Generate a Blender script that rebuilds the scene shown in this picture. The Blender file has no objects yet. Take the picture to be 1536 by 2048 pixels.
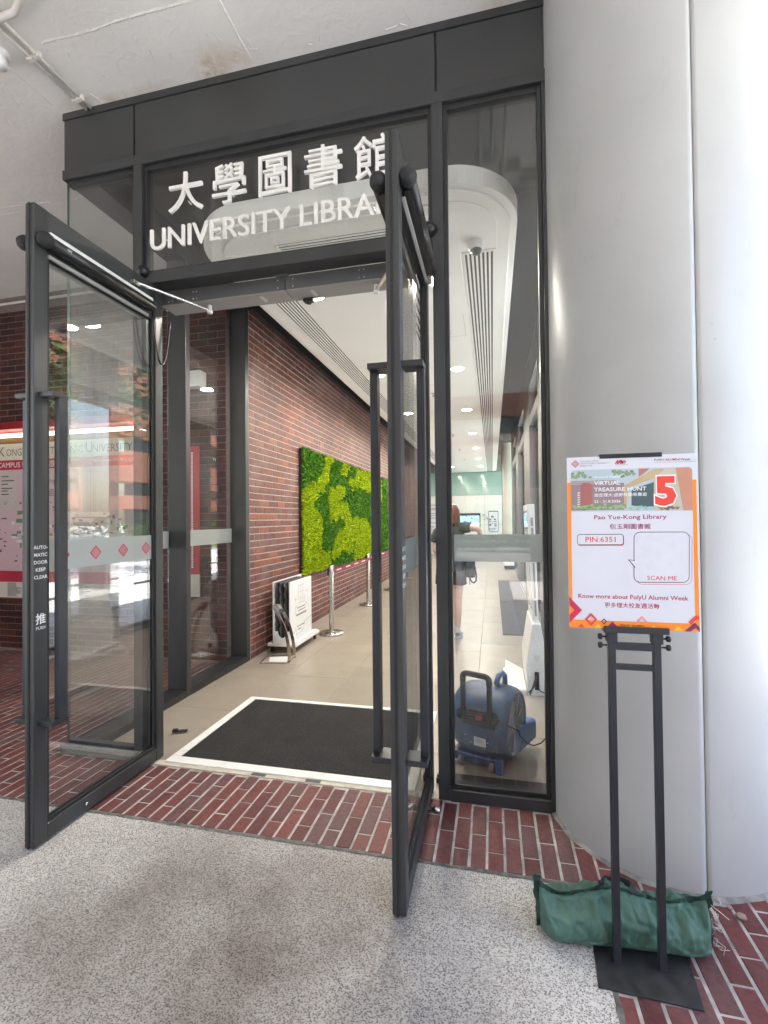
import bpy, bmesh, math, random
from mathutils import Vector, Matrix, noise
random.seed(7)
SC = bpy.context.scene
COL = SC.collection

# ------------------------------------------------------------------ camera, sky, sun, exposure
cam_d = bpy.data.cameras.new('camera')
cam = bpy.data.objects.new('camera', cam_d)
COL.objects.link(cam)
SC.camera = cam
YAW, PITCH, ROLL = math.radians(-12.914), math.radians(0.847), math.radians(-0.582)
_f = Vector((math.sin(YAW)*math.cos(PITCH), math.cos(YAW)*math.cos(PITCH), math.sin(PITCH)))
_r = Vector((math.cos(YAW), -math.sin(YAW), 0))
_u = _r.cross(_f)
CR = _r*math.cos(ROLL) + _u*math.sin(ROLL)
CU = -_r*math.sin(ROLL) + _u*math.cos(ROLL)
CF = _f
CAM = Vector((0, -2.573, 1.5))
cam.matrix_world = Matrix(((CR.x, CU.x, -CF.x, CAM.x), (CR.y, CU.y, -CF.y, CAM.y), (CR.z, CU.z, -CF.z, CAM.z), (0, 0, 0, 1)))
cam_d.sensor_fit = 'HORIZONTAL'
cam_d.sensor_width = 36
cam_d.lens = 944.3/1536*36
cam_d.clip_start = 0.05
cam_d.clip_end = 600

SUN_DIR = Vector((0.45, 0.60, -1.60)).normalized()        # direction the light travels
world = bpy.data.worlds.new('World')
SC.world = world
world.use_nodes = True
wn = world.node_tree
bg = wn.nodes['Background']
sky = wn.nodes.new('ShaderNodeTexSky')
sky.sky_type = 'NISHITA'
sky.sun_disc = False
sky.sun_elevation = math.asin(-SUN_DIR.z)
sky.sun_rotation = math.atan2(-SUN_DIR.x, -SUN_DIR.y)
sky.air_density = 1.2
sky.dust_density = 2.6
sky.ozone_density = 1.0
wn.links.new(sky.outputs[0], bg.inputs[0])
bg.inputs[1].default_value = 0.15
sun_d = bpy.data.lights.new('sun', 'SUN')
sun_d.energy = 5.0
sun_d.angle = math.radians(0.53)
sun_d.color = (1.0, 0.97, 0.93)
sun = bpy.data.objects.new('sun', sun_d)
COL.objects.link(sun)
sun.rotation_euler = SUN_DIR.to_track_quat('-Z', 'Y').to_euler()
SC.view_settings.view_transform = 'Standard'
SC.view_settings.look = 'None'
SC.view_settings.gamma = 1
SC.view_settings.use_curve_mapping = False
SC.view_settings.exposure = 2.85
SC.render.engine = 'CYCLES'
SC.cycles.max_bounces = 12
SC.cycles.diffuse_bounces = 8
SC.cycles.glossy_bounces = 6
SC.cycles.transparent_max_bounces = 40
SC.cycles.use_denoising = True
LAMP_W = 5.8

# ------------------------------------------------------------------ materials
def new_mat(name):
    m = bpy.data.materials.new(name)
    m.use_nodes = True
    nt = m.node_tree
    return m, nt, nt.nodes['Principled BSDF'], nt.nodes, nt.links

def mat(name, col, rough=0.5, metal=0.0, var=0.12, vscale=6.0, bump=0.0, bscale=80.0, spec=0.5, rvar=0.08, emit=0.0, stretch=None):
    m, nt, b, N, L = new_mat(name)
    tc = N.new('ShaderNodeTexCoord')
    src = tc.outputs['Object']
    if stretch:
        mp = N.new('ShaderNodeMapping'); mp.inputs['Scale'].default_value = stretch
        L.new(src, mp.inputs[0]); src = mp.outputs[0]
    nz = N.new('ShaderNodeTexNoise'); nz.inputs['Scale'].default_value = vscale; nz.inputs['Detail'].default_value = 6
    L.new(src, nz.inputs['Vector'])
    mr = N.new('ShaderNodeMapRange'); mr.inputs[1].default_value = .3; mr.inputs[2].default_value = .7
    mr.inputs[3].default_value = 1-var; mr.inputs[4].default_value = 1+var
    L.new(nz.outputs[0], mr.inputs[0])
    mx = N.new('ShaderNodeVectorMath'); mx.operation = 'SCALE'
    mx.inputs[0].default_value = col[:3]
    L.new(mr.outputs[0], mx.inputs['Scale'])
    L.new(mx.outputs[0], b.inputs['Base Color'])
    rr = N.new('ShaderNodeMapRange'); rr.inputs[1].default_value = .3; rr.inputs[2].default_value = .7
    rr.inputs[3].default_value = max(.02, rough-rvar); rr.inputs[4].default_value = min(1, rough+rvar)
    L.new(nz.outputs[0], rr.inputs[0]); L.new(rr.outputs[0], b.inputs['Roughness'])
    b.inputs['Metallic'].default_value = metal
    b.inputs['Specular IOR Level'].default_value = spec
    if bump:
        n2 = N.new('ShaderNodeTexNoise'); n2.inputs['Scale'].default_value = bscale; n2.inputs['Detail'].default_value = 4
        L.new(src, n2.inputs['Vector'])
        bp = N.new('ShaderNodeBump'); bp.inputs['Strength'].default_value = bump; bp.inputs['Distance'].default_value = .004
        L.new(n2.outputs[0], bp.inputs['Height']); L.new(bp.outputs[0], b.inputs['Normal'])
    if emit:
        b.inputs['Emission Color'].default_value = (*col[:3], 1); b.inputs['Emission Strength'].default_value = emit
    return m

def flat(name, col, rough=.55):
    return mat(name, col, rough, var=.03, vscale=30)

def glass_mat(name, tint=(.975, .985, .98), f0=.042, haze=0.012):
    m, nt, b, N, L = new_mat(name)
    N.remove(b)
    out = N['Material Output']
    g = N.new('ShaderNodeNewGeometry')
    d = N.new('ShaderNodeVectorMath'); d.operation = 'DOT_PRODUCT'
    L.new(g.outputs['Incoming'], d.inputs[0]); L.new(g.outputs['Normal'], d.inputs[1])
    a = N.new('ShaderNodeMath'); a.operation = 'ABSOLUTE'; L.new(d.outputs['Value'], a.inputs[0])
    s = N.new('ShaderNodeMath'); s.operation = 'SUBTRACT'; s.inputs[0].default_value = 1; L.new(a.outputs[0], s.inputs[1])
    p = N.new('ShaderNodeMath'); p.operation = 'POWER'; p.inputs[1].default_value = 5; L.new(s.outputs[0], p.inputs[0])
    q = N.new('ShaderNodeMath'); q.operation = 'MULTIPLY_ADD'; q.inputs[1].default_value = 1-f0; q.inputs[2].default_value = f0
    L.new(p.outputs[0], q.inputs[0])
    tr = N.new('ShaderNodeBsdfTransparent'); tr.inputs[0].default_value = (*tint, 1)
    gl = N.new('ShaderNodeBsdfGlossy'); gl.inputs['Roughness'].default_value = 0
    mx = N.new('ShaderNodeMixShader')
    L.new(q.outputs[0], mx.inputs[0]); L.new(tr.outputs[0], mx.inputs[1]); L.new(gl.outputs[0], mx.inputs[2])
    df = N.new('ShaderNodeBsdfDiffuse'); df.inputs[0].default_value = (.6, .6, .58, 1)
    tc = N.new('ShaderNodeTexCoord')
    nz = N.new('ShaderNodeTexNoise'); nz.inputs['Scale'].default_value = 2.5; nz.inputs['Detail'].default_value = 8
    L.new(tc.outputs['Object'], nz.inputs['Vector'])
    mr = N.new('ShaderNodeMapRange'); mr.inputs[1].default_value = .45; mr.inputs[2].default_value = .8; mr.inputs[3].default_value = 0; mr.inputs[4].default_value = haze*3
    L.new(nz.outputs[0], mr.inputs[0])
    m2 = N.new('ShaderNodeMixShader')
    L.new(mr.outputs[0], m2.inputs[0]); L.new(mx.outputs[0], m2.inputs[1]); L.new(df.outputs[0], m2.inputs[2])
    L.new(m2.outputs[0], out.inputs[0])
    return m

def frost_mat(name, col, clear=.10):
    m, nt, b, N, L = new_mat(name)
    N.remove(b); out = N['Material Output']
    d = N.new('ShaderNodeBsdfDiffuse'); d.inputs[0].default_value = (*col, 1)
    t = N.new('ShaderNodeBsdfTranslucent'); t.inputs[0].default_value = (*col, 1)
    m1 = N.new('ShaderNodeMixShader'); m1.inputs[0].default_value = .5
    L.new(d.outputs[0], m1.inputs[1]); L.new(t.outputs[0], m1.inputs[2])
    tr = N.new('ShaderNodeBsdfTransparent')
    m2 = N.new('ShaderNodeMixShader'); m2.inputs[0].default_value = clear
    L.new(m1.outputs[0], m2.inputs[1]); L.new(tr.outputs[0], m2.inputs[2])
    gl = N.new('ShaderNodeBsdfGlossy'); gl.inputs['Roughness'].default_value = .25
    m3 = N.new('ShaderNodeMixShader'); m3.inputs[0].default_value = .05
    L.new(m2.outputs[0], m3.inputs[1]); L.new(gl.outputs[0], m3.inputs[2])
    L.new(m3.outputs[0], out.inputs[0])
    return m

def emit_mat(name, col, strength):
    m, nt, b, N, L = new_mat(name)
    b.inputs['Base Color'].default_value = (.8, .8, .8, 1)
    b.inputs['Emission Color'].default_value = (*col, 1)
    b.inputs['Emission Strength'].default_value = strength
    return m

def brick_mat(name, stops, rough=.55, dirt=.25, dirtcol=(.35, .30, .28), bump=.35, spec=.4):
    """colour picked per brick, grain and pale bloom on top"""
    m, nt, b, N, L = new_mat(name)
    oi = N.new('ShaderNodeObjectInfo'); ge = N.new('ShaderNodeNewGeometry')
    ad = N.new('ShaderNodeMath'); ad.operation = 'MULTIPLY_ADD'; ad.inputs[1].default_value = 3.7
    L.new(oi.outputs['Random'], ad.inputs[0]); L.new(ge.outputs['Random Per Island'], ad.inputs[2])
    wnz = N.new('ShaderNodeTexWhiteNoise'); wnz.noise_dimensions = '1D'
    L.new(ad.outputs[0], wnz.inputs['W'])
    cr = N.new('ShaderNodeValToRGB')
    els = cr.color_ramp.elements
    for i, (pos, c) in enumerate(stops):
        e = els[i] if i < 2 else els.new(pos)
        e.position = pos; e.color = (*c, 1)
    L.new(wnz.outputs[0], cr.inputs[0])
    n1 = N.new('ShaderNodeTexNoise'); n1.inputs['Scale'].default_value = 45; n1.inputs['Detail'].default_value = 6
    n2 = N.new('ShaderNodeTexNoise'); n2.inputs['Scale'].default_value = 2.2; n2.inputs['Detail'].default_value = 7; n2.inputs['Roughness'].default_value = .65
    L.new(ge.outputs['Position'], n1.inputs['Vector']); L.new(ge.outputs['Position'], n2.inputs['Vector'])
    mr = N.new('ShaderNodeMapRange'); mr.inputs[1].default_value = .25; mr.inputs[2].default_value = .75; mr.inputs[3].default_value = .72; mr.inputs[4].default_value = 1.25
    L.new(n1.outputs[0], mr.inputs[0])
    sc = N.new('ShaderNodeVectorMath'); sc.operation = 'SCALE'
    L.new(cr.outputs[0], sc.inputs[0]); L.new(mr.outputs[0], sc.inputs['Scale'])
    dm = N.new('ShaderNodeMapRange'); dm.inputs[1].default_value = .5; dm.inputs[2].default_value = .78; dm.inputs[3].default_value = 0; dm.inputs[4].default_value = dirt
    L.new(n2.outputs[0], dm.inputs[0])
    mx = N.new('ShaderNodeMix'); mx.data_type = 'RGBA'
    L.new(dm.outputs[0], mx.inputs['Factor']); L.new(sc.outputs[0], mx.inputs['A']); mx.inputs['B'].default_value = (*dirtcol, 1)
    L.new(mx.outputs['Result'], b.inputs['Base Color'])
    b.inputs['Roughness'].default_value = rough
    b.inputs['Specular IOR Level'].default_value = spec
    bp = N.new('ShaderNodeBump'); bp.inputs['Strength'].default_value = bump; bp.inputs['Distance'].default_value = .003
    L.new(n1.outputs[0], bp.inputs['Height']); L.new(bp.outputs[0], b.inputs['Normal'])
    return m

M = {}
M['frame'] = mat('dark_bronze_metal', (.036, .0375, .0385), .42, .0, .24, 5, .05, 300, spec=.5, rvar=.14, stretch=(1.5, 1.5, .25))
M['frame2'] = mat('charcoal_metal', (.022, .023, .024), .38, .0, .10, 3)
M['fascia'] = mat('charcoal_panel', (.042, .043, .0435), .45, 0, .16, 2.2, .03, 200)
M['black'] = mat('black_plastic', (.012, .012, .013), .35, 0, .15, 20)
M['rubber'] = mat('black_rubber', (.015, .015, .016), .7, 0, .2, 30)
M['alu'] = mat('brushed_aluminium', (.72, .72, .71), .28, 1.0, .06, 8)
M['whitemetal0'] = mat('white_anodised_rail', (.72, .72, .70), .3, 0, .05, 12)
M['steel'] = mat('satin_steel', (.62, .60, .56), .24, 1.0, .08, 14)
M['chrome'] = mat('worn_chrome', (.62, .55, .50), .13, 1.0, .18, 10)
M['white'] = mat('white_paint', (.78, .77, .75), .45, 0, .04, 3, .03, 120)
M['whiteplastic'] = mat('white_plastic', (.76, .77, .76), .35, 0, .03, 6)
M['letter'] = mat('white_acrylic', (.80, .79, .76), .4, 0, .03, 8)
M['greybox'] = mat('grey_enamel', (.10, .10, .10), .4, 0, .08, 4)
M['greyenamel'] = mat('pale_grey_enamel', (.30, .295, .285), .4, 0, .06, 4)
M['glass'] = glass_mat('clear_glass', f0=.062)
M['doorglass'] = glass_mat('coated_door_glass', f0=.105)
M['glassgreen'] = glass_mat('green_edge_glass', (.80, .90, .86), .05)
M['glassedge'] = mat('glass_edge', (.07, .10, .09), .35, 0, .1, 4)
M['frost'] = frost_mat('frosted_film', (.50, .53, .525), .08)
M['red'] = flat('signal_red_print', (.50, .01, .04))
M['mortar'] = mat('pale_mortar', (.40, .365, .33), .9, 0, .18, 18, .5, 120)
M['mortar_pave'] = mat('light_paving_joint', (.37, .345, .32), .9, 0, .38, 14, .4, 120)
M['mortar_dark'] = mat('grey_mortar', (.19, .15, .14), .9, 0, .2, 18, .5, 120)
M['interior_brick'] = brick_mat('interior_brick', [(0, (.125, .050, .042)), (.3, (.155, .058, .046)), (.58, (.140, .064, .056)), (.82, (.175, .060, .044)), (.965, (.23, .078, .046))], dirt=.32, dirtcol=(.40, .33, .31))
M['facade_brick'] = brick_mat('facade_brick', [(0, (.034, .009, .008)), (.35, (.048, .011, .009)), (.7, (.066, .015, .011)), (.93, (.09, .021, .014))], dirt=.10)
M['paver'] = brick_mat('paver_brick', [(0, (.098, .032, .032)), (.3, (.130, .042, .040)), (.6, (.160, .048, .043)), (.85, (.118, .055, .056))], rough=.55, dirt=.34, dirtcol=(.27, .19, .185), spec=.3)
M['darkpaint'] = mat('dark_void_paint', (.050, .050, .050), .85, 0, .15, 2)
M['greywall'] = mat('grey_wall_paint', (.17, .175, .175), .6, 0, .08, 2)
M['traywhite'] = mat('ceiling_white', (.86, .85, .825), .7, 0, .03, 1.2, .02, 60)
M['slot'] = mat('slot_black', (.02, .02, .02), .8)
M['concrete'] = mat('plaza_concrete', (.68, .675, .66), .85, 0, .15, .6, .3, 60)
M['blue'] = mat('scuffed_blue_plastic', (.022, .054, .125), .45, 0, .45, 14, .08, 90)
M['blue2'] = mat('bright_blue_plastic', (.045, .11, .30), .38, 0, .12, 9)
M['grille'] = mat('grey_wire', (.28, .30, .33), .35, .8)
M['greywheel'] = mat('grey_rubber_wheel', (.16, .14, .13), .7)
M['label'] = mat('silver_label', (.55, .57, .60), .4, .3)
M['navy'] = mat('easel_black_steel', (.028, .031, .037), .38, .2, .12, 10)
M['plate'] = mat('scuffed_black_plate', (.024, .025, .027), .5, .1, .4, 18, .05, 120)
M['bag'] = mat('green_nylon', (.066, .138, .108), .62, 0, .18, 14, .35, 320, spec=.35)
M['bagdark'] = mat('dark_green_seam', (.015, .05, .035), .7, 0, .2, 20)
M['thread'] = mat('frayed_thread', (.60, .52, .48), .9)
M['paper'] = mat('poster_white', (.62, .63, .69), .45, 0, .015, 10)

def terrazzo():
    m, nt, b, N, L = new_mat('washed_pebble_concrete')
    tc = N.new('ShaderNodeTexCoord')
    mp = N.new('ShaderNodeMapping'); mp.inputs['Scale'].default_value = (1.0, 1.25, 1.0); mp.inputs['Rotation'].default_value = (0, 0, .4)
    L.new(tc.outputs['Object'], mp.inputs[0])
    nd = N.new('ShaderNodeTexNoise'); nd.inputs['Scale'].default_value = 40; L.new(mp.outputs[0], nd.inputs['Vector'])
    off = N.new('ShaderNodeVectorMath'); off.operation = 'MULTIPLY_ADD'
    L.new(nd.outputs['Color'], off.inputs[0]); off.inputs[1].default_value = (.012, .012, 0); L.new(mp.outputs[0], off.inputs[2])
    vo = N.new('ShaderNodeTexVoronoi'); vo.inputs['Scale'].default_value = 165; vo.inputs['Randomness'].default_value = 1
    L.new(off.outputs[0], vo.inputs['Vector'])
    # pebble mask
    pm = N.new('ShaderNodeMapRange'); pm.inputs[1].default_value = .36; pm.inputs[2].default_value = .60; pm.inputs[3].default_value = 1; pm.inputs[4].default_value = 0
    L.new(vo.outputs['Distance'], pm.inputs[0])
    sep = N.new('ShaderNodeSeparateColor'); L.new(vo.outputs['Color'], sep.inputs[0])
    cr = N.new('ShaderNodeValToRGB'); e = cr.color_ramp.elements
    e[0].position = 0; e[0].color = (.08, .074, .068, 1); e[1].position = 1; e[1].color = (.56, .51, .46, 1)
    for p, c in ((.05, (.14, .130, .12)), (.30, (.235, .22, .20)), (.60, (.33, .30, .275)), (.85, (.43, .39, .35))):
        q = e.new(p); q.color = (*c, 1)
    L.new(sep.outputs[0], cr.inputs[0])
    mx = N.new('ShaderNodeMix'); mx.data_type = 'RGBA'
    mx.inputs['A'].default_value = (.61, .595, .57, 1)
    L.new(pm.outputs[0], mx.inputs['Factor']); L.new(cr.outputs[0], mx.inputs['B'])
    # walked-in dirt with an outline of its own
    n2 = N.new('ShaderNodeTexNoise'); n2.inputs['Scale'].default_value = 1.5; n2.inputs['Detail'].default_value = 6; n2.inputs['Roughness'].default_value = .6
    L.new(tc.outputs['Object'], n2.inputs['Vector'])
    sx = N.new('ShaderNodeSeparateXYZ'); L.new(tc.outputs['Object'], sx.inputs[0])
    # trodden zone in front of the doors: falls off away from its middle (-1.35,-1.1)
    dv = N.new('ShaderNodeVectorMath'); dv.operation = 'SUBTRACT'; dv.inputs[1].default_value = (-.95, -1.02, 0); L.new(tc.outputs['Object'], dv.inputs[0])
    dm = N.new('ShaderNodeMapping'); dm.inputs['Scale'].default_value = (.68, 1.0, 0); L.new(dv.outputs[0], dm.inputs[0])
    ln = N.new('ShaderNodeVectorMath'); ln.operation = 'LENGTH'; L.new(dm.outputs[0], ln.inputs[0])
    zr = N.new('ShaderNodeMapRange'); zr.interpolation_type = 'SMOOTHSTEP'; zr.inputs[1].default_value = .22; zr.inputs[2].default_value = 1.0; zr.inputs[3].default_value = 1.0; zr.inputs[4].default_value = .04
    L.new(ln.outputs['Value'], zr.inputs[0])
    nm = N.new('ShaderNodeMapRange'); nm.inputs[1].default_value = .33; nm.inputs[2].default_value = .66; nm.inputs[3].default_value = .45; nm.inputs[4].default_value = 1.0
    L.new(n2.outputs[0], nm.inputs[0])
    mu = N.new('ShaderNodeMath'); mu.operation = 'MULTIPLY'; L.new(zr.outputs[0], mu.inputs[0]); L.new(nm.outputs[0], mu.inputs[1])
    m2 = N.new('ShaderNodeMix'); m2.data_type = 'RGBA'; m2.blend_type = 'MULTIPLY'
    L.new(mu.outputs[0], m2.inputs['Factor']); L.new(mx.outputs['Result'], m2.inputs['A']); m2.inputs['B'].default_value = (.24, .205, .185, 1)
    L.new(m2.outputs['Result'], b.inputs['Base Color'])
    b.inputs['Roughness'].default_value = .72
    bp = N.new('ShaderNodeBump'); bp.inputs['Strength'].default_value = .5; bp.inputs['Distance'].default_value = .003
    L.new(pm.outputs[0], bp.inputs['Height']); L.new(bp.outputs[0], b.inputs['Normal'])
    return m
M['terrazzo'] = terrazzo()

def tile_mat():
    m, nt, b, N, L = new_mat('beige_porcelain_tile')
    ge = N.new('ShaderNodeNewGeometry'); oi = N.new('ShaderNodeObjectInfo')
    n = N.new('ShaderNodeTexNoise'); n.inputs['Scale'].default_value = 3.0; n.inputs['Detail'].default_value = 8; n.inputs['Roughness'].default_value = .65
    L.new(ge.outputs['Position'], n.inputs['Vector'])
    cr = N.new('ShaderNodeValToRGB'); e = cr.color_ramp.elements
    e[0].position = .3; e[0].color = (.27, .23, .185, 1); e[1].position = .75; e[1].color = (.335, .295, .245, 1)
    L.new(n.outputs[0], cr.inputs[0])
    mr = N.new('ShaderNodeMapRange'); mr.inputs[3].default_value = .94; mr.inputs[4].default_value = 1.06
    L.new(oi.outputs['Random'], mr.inputs[0])
    sc = N.new('ShaderNodeVectorMath'); sc.operation = 'SCALE'; L.new(cr.outputs[0], sc.inputs[0]); L.new(mr.outputs[0], sc.inputs['Scale'])
    L.new(sc.outputs[0], b.inputs['Base Color'])
    b.inputs['Roughness'].default_value = .33
    b.inputs['Specular IOR Level'].default_value = .4
    return m
M['tile'] = tile_mat()

def soffit():
    """white painted board-marked concrete with rust stains"""
    m, nt, b, N, L = new_mat('painted_concrete_soffit')
    tc = N.new('ShaderNodeTexCoord')
    n = N.new('ShaderNodeTexNoise'); n.inputs['Scale'].default_value = 1.3; n.inputs['Detail'].default_value = 8; L.new(tc.outputs['Object'], n.inputs['Vector'])
    cr = N.new('ShaderNodeValToRGB'); e = cr.color_ramp.elements
    e[0].position = .3; e[0].color = (.70, .68, .645, 1); e[1].position = .7; e[1].color = (.80, .785, .75, 1)
    L.new(n.outputs[0], cr.inputs[0])
    prev = cr.outputs[0]
    nb = N.new('ShaderNodeTexNoise'); nb.inputs['Scale'].default_value = 7; nb.inputs['Detail'].default_value = 7; nb.inputs['Roughness'].default_value = .7
    L.new(tc.outputs['Object'], nb.inputs['Vector'])
    for (x, y, sx, sy, amt, c) in ((-1.62, -.05, .16, .13, 1.0, (.30, .15, .045)), (-1.52, -.10, .30, .16, .6, (.50, .36, .18)), (-2.50, -.05, .30, .11, .75, (.42, .28, .10)), (.16, -.02, .28, .12, .5, (.50, .32, .16)), (-2.2, -.04, .5, .07, .45, (.45, .33, .15))):
        d = N.new('ShaderNodeVectorMath'); d.operation = 'SUBTRACT'; d.inputs[1].default_value = (x, y, 0); L.new(tc.outputs['Object'], d.inputs[0])
        s = N.new('ShaderNodeVectorMath'); s.operation = 'MULTIPLY'; s.inputs[1].default_value = (1/sx, 1/sy, 0); L.new(d.outputs[0], s.inputs[0])
        ln = N.new('ShaderNodeVectorMath'); ln.operation = 'LENGTH'; L.new(s.outputs[0], ln.inputs[0])
        mr = N.new('ShaderNodeMapRange'); mr.interpolation_type = 'SMOOTHSTEP'; mr.inputs[1].default_value = .1; mr.inputs[2].default_value = 1; mr.inputs[3].default_value = amt; mr.inputs[4].default_value = 0
        L.new(ln.outputs['Value'], mr.inputs[0])
        k = N.new('ShaderNodeMapRange'); k.inputs[1].default_value = .38; k.inputs[2].default_value = .68; L.new(nb.outputs[0], k.inputs[0])
        mu = N.new('ShaderNodeMath'); mu.operation = 'MULTIPLY'; L.new(mr.outputs[0], mu.inputs[0]); L.new(k.outputs[0], mu.inputs[1])
        mx = N.new('ShaderNodeMix'); mx.data_type = 'RGBA'; L.new(mu.outputs[0], mx.inputs['Factor']); L.new(prev, mx.inputs['A']); mx.inputs['B'].default_value = (*c, 1)
        prev = mx.outputs['Result']
    L.new(prev, b.inputs['Base Color'])
    b.inputs['Roughness'].default_value = .8
    # trowel marks and blisters
    v1 = N.new('ShaderNodeTexNoise'); v1.inputs['Scale'].default_value = 9; v1.inputs['Detail'].default_value = 3; v1.inputs['Distortion'].default_value = 1.5
    L.new(tc.outputs['Object'], v1.inputs['Vector'])
    v2 = N.new('ShaderNodeTexNoise'); v2.inputs['Scale'].default_value = 120; L.new(tc.outputs['Object'], v2.inputs['Vector'])
    ma = N.new('ShaderNodeMath'); ma.operation = 'MULTIPLY_ADD'; ma.inputs[1].default_value = .12; L.new(v2.outputs[0], ma.inputs[0]); L.new(v1.outputs[0], ma.inputs[2])
    bp = N.new('ShaderNodeBump'); bp.inputs['Strength'].default_value = .35; bp.inputs['Distance'].default_value = .012
    L.new(ma.outputs[0], bp.inputs['Height']); L.new(bp.outputs[0], b.inputs['Normal'])
    return m
M['soffit'] = soffit()

def column_mat():
    m, nt, b, N, L = new_mat('grey_white_column_paint')
    tc = N.new('ShaderNodeTexCoord')
    n = N.new('ShaderNodeTexNoise'); n.inputs['Scale'].default_value = 2; n.inputs['Detail'].default_value = 8; L.new(tc.outputs['Object'], n.inputs['Vector'])
    cr = N.new('ShaderNodeValToRGB'); e = cr.color_ramp.elements
    e[0].position = .3; e[0].color = (.40, .405, .40, 1); e[1].position = .7; e[1].color = (.46, .465, .46, 1)
    L.new(n.outputs[0], cr.inputs[0])
    sp = N.new('ShaderNodeTexVoronoi'); sp.inputs['Scale'].default_value = 9; L.new(tc.outputs['Object'], sp.inputs['Vector'])
    k = N.new('ShaderNodeMapRange'); k.inputs[1].default_value = .03; k.inputs[2].default_value = .07; k.inputs[3].default_value = .45; k.inputs[4].default_value = 0
    L.new(sp.outputs['Distance'], k.inputs[0])
    nm = N.new('ShaderNodeTexNoise'); nm.inputs['Scale'].default_value = 1.1; nm.inputs['Detail'].default_value = 5; L.new(tc.outputs['Object'], nm.inputs['Vector'])
    k2 = N.new('ShaderNodeMapRange'); k2.inputs[1].default_value = .52; k2.inputs[2].default_value = .68; L.new(nm.outputs[0], k2.inputs[0])
    mu = N.new('ShaderNodeMath'); mu.operation = 'MULTIPLY'; L.new(k.outputs[0], mu.inputs[0]); L.new(k2.outputs[0], mu.inputs[1])
    mx = N.new('ShaderNodeMix'); mx.data_type = 'RGBA'; L.new(mu.outputs[0], mx.inputs['Factor']); L.new(cr.outputs[0], mx.inputs['A']); mx.inputs['B'].default_value = (.22, .20, .18, 1)
    L.new(mx.outputs['Result'], b.inputs['Base Color'])
    # rubbed smears and splash marks near the foot
    sm = N.new('ShaderNodeMapping'); sm.inputs['Scale'].default_value = (3, 3, 1.1); L.new(tc.outputs['Object'], sm.inputs[0])
    ns = N.new('ShaderNodeTexNoise'); ns.inputs['Scale'].default_value = 3.2; ns.inputs['Detail'].default_value = 9; ns.inputs['Roughness'].default_value = .72; ns.inputs['Distortion'].default_value = .8
    L.new(sm.outputs[0], ns.inputs['Vector'])
    k3 = N.new('ShaderNodeMapRange'); k3.inputs[1].default_value = .60; k3.inputs[2].default_value = .74; k3.inputs[3].default_value = 0; k3.inputs[4].default_value = .28; L.new(ns.outputs[0], k3.inputs[0])
    m5 = N.new('ShaderNodeMix'); m5.data_type = 'RGBA'; L.new(k3.outputs[0], m5.inputs['Factor']); L.new(mx.outputs['Result'], m5.inputs['A']); m5.inputs['B'].default_value = (.30, .285, .26, 1)
    L.new(m5.outputs['Result'], b.inputs['Base Color'])
    b.inputs['Roughness'].default_value = .36
    b.inputs['Specular IOR Level'].default_value = .5
    n3 = N.new('ShaderNodeTexNoise'); n3.inputs['Scale'].default_value = 190; L.new(tc.outputs['Object'], n3.inputs['Vector'])
    bp = N.new('ShaderNodeBump'); bp.inputs['Strength'].default_value = .16; bp.inputs['Distance'].default_value = .002
    L.new(n3.outputs[0], bp.inputs['Height']); L.new(bp.outputs[0], b.inputs['Normal'])
    return m
M['column'] = column_mat()

def mat_pile():
    m, nt, b, N, L = new_mat('charcoal_loop_pile')
    tc = N.new('ShaderNodeTexCoord')
    n = N.new('ShaderNodeTexVoronoi'); n.inputs['Scale'].default_value = 110; L.new(tc.outputs['Object'], n.inputs['Vector'])
    n2 = N.new('ShaderNodeTexNoise'); n2.inputs['Scale'].default_value = 5; n2.inputs['Detail'].default_value = 5; L.new(tc.outputs['Object'], n2.inputs['Vector'])
    ad = N.new('ShaderNodeMath'); ad.operation = 'MULTIPLY'; L.new(n.outputs['Distance'], ad.inputs[0]); L.new(n2.outputs[0], ad.inputs[1])
    cr = N.new('ShaderNodeValToRGB'); e = cr.color_ramp.elements
    e[0].position = .05; e[0].color = (.004, .004, .004, 1); e[1].position = .5; e[1].color = (.026, .025, .024, 1)
    L.new(ad.outputs[0], cr.inputs[0]); L.new(cr.outputs[0], b.inputs['Base Color'])
    b.inputs['Roughness'].default_value = .95
    bp = N.new('ShaderNodeBump'); bp.inputs['Strength'].default_value = .8; bp.inputs['Distance'].default_value = .004
    L.new(n.outputs['Distance'], bp.inputs['Height']); L.new(bp.outputs[0], b.inputs['Normal'])
    return m
M['matpile'] = mat_pile()

# ------------------------------------------------------------------ builders
def tag(o, label=None, cat=None, group=None, kind=None):
    if label: o['label'] = label
    if cat: o['category'] = cat
    if group: o['group'] = group
    if kind: o['kind'] = kind
    return o

def thing(name, label, cat, loc=(0, 0, 0), group=None, kind=None):
    o = bpy.data.objects.new(name, None)
    COL.objects.link(o)
    o.location = loc
    o.empty_display_size = .1
    return tag(o, label, cat, group, kind)

def adopt(o, parent):
    if parent is not None:
        o.parent = parent
        root = parent
        off = Vector((0, 0, 0))
        while root is not None:
            off += root.location
            root = root.parent
        o.location = o.location - off
    return o

def link_mesh(name, me, m, parent=None, loc=(0, 0, 0)):
    o = bpy.data.objects.new(name, me)
    COL.objects.link(o)
    o.location = loc
    if m is not None and not me.materials:
        me.materials.append(m)
    adopt(o, parent)
    return o

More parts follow.
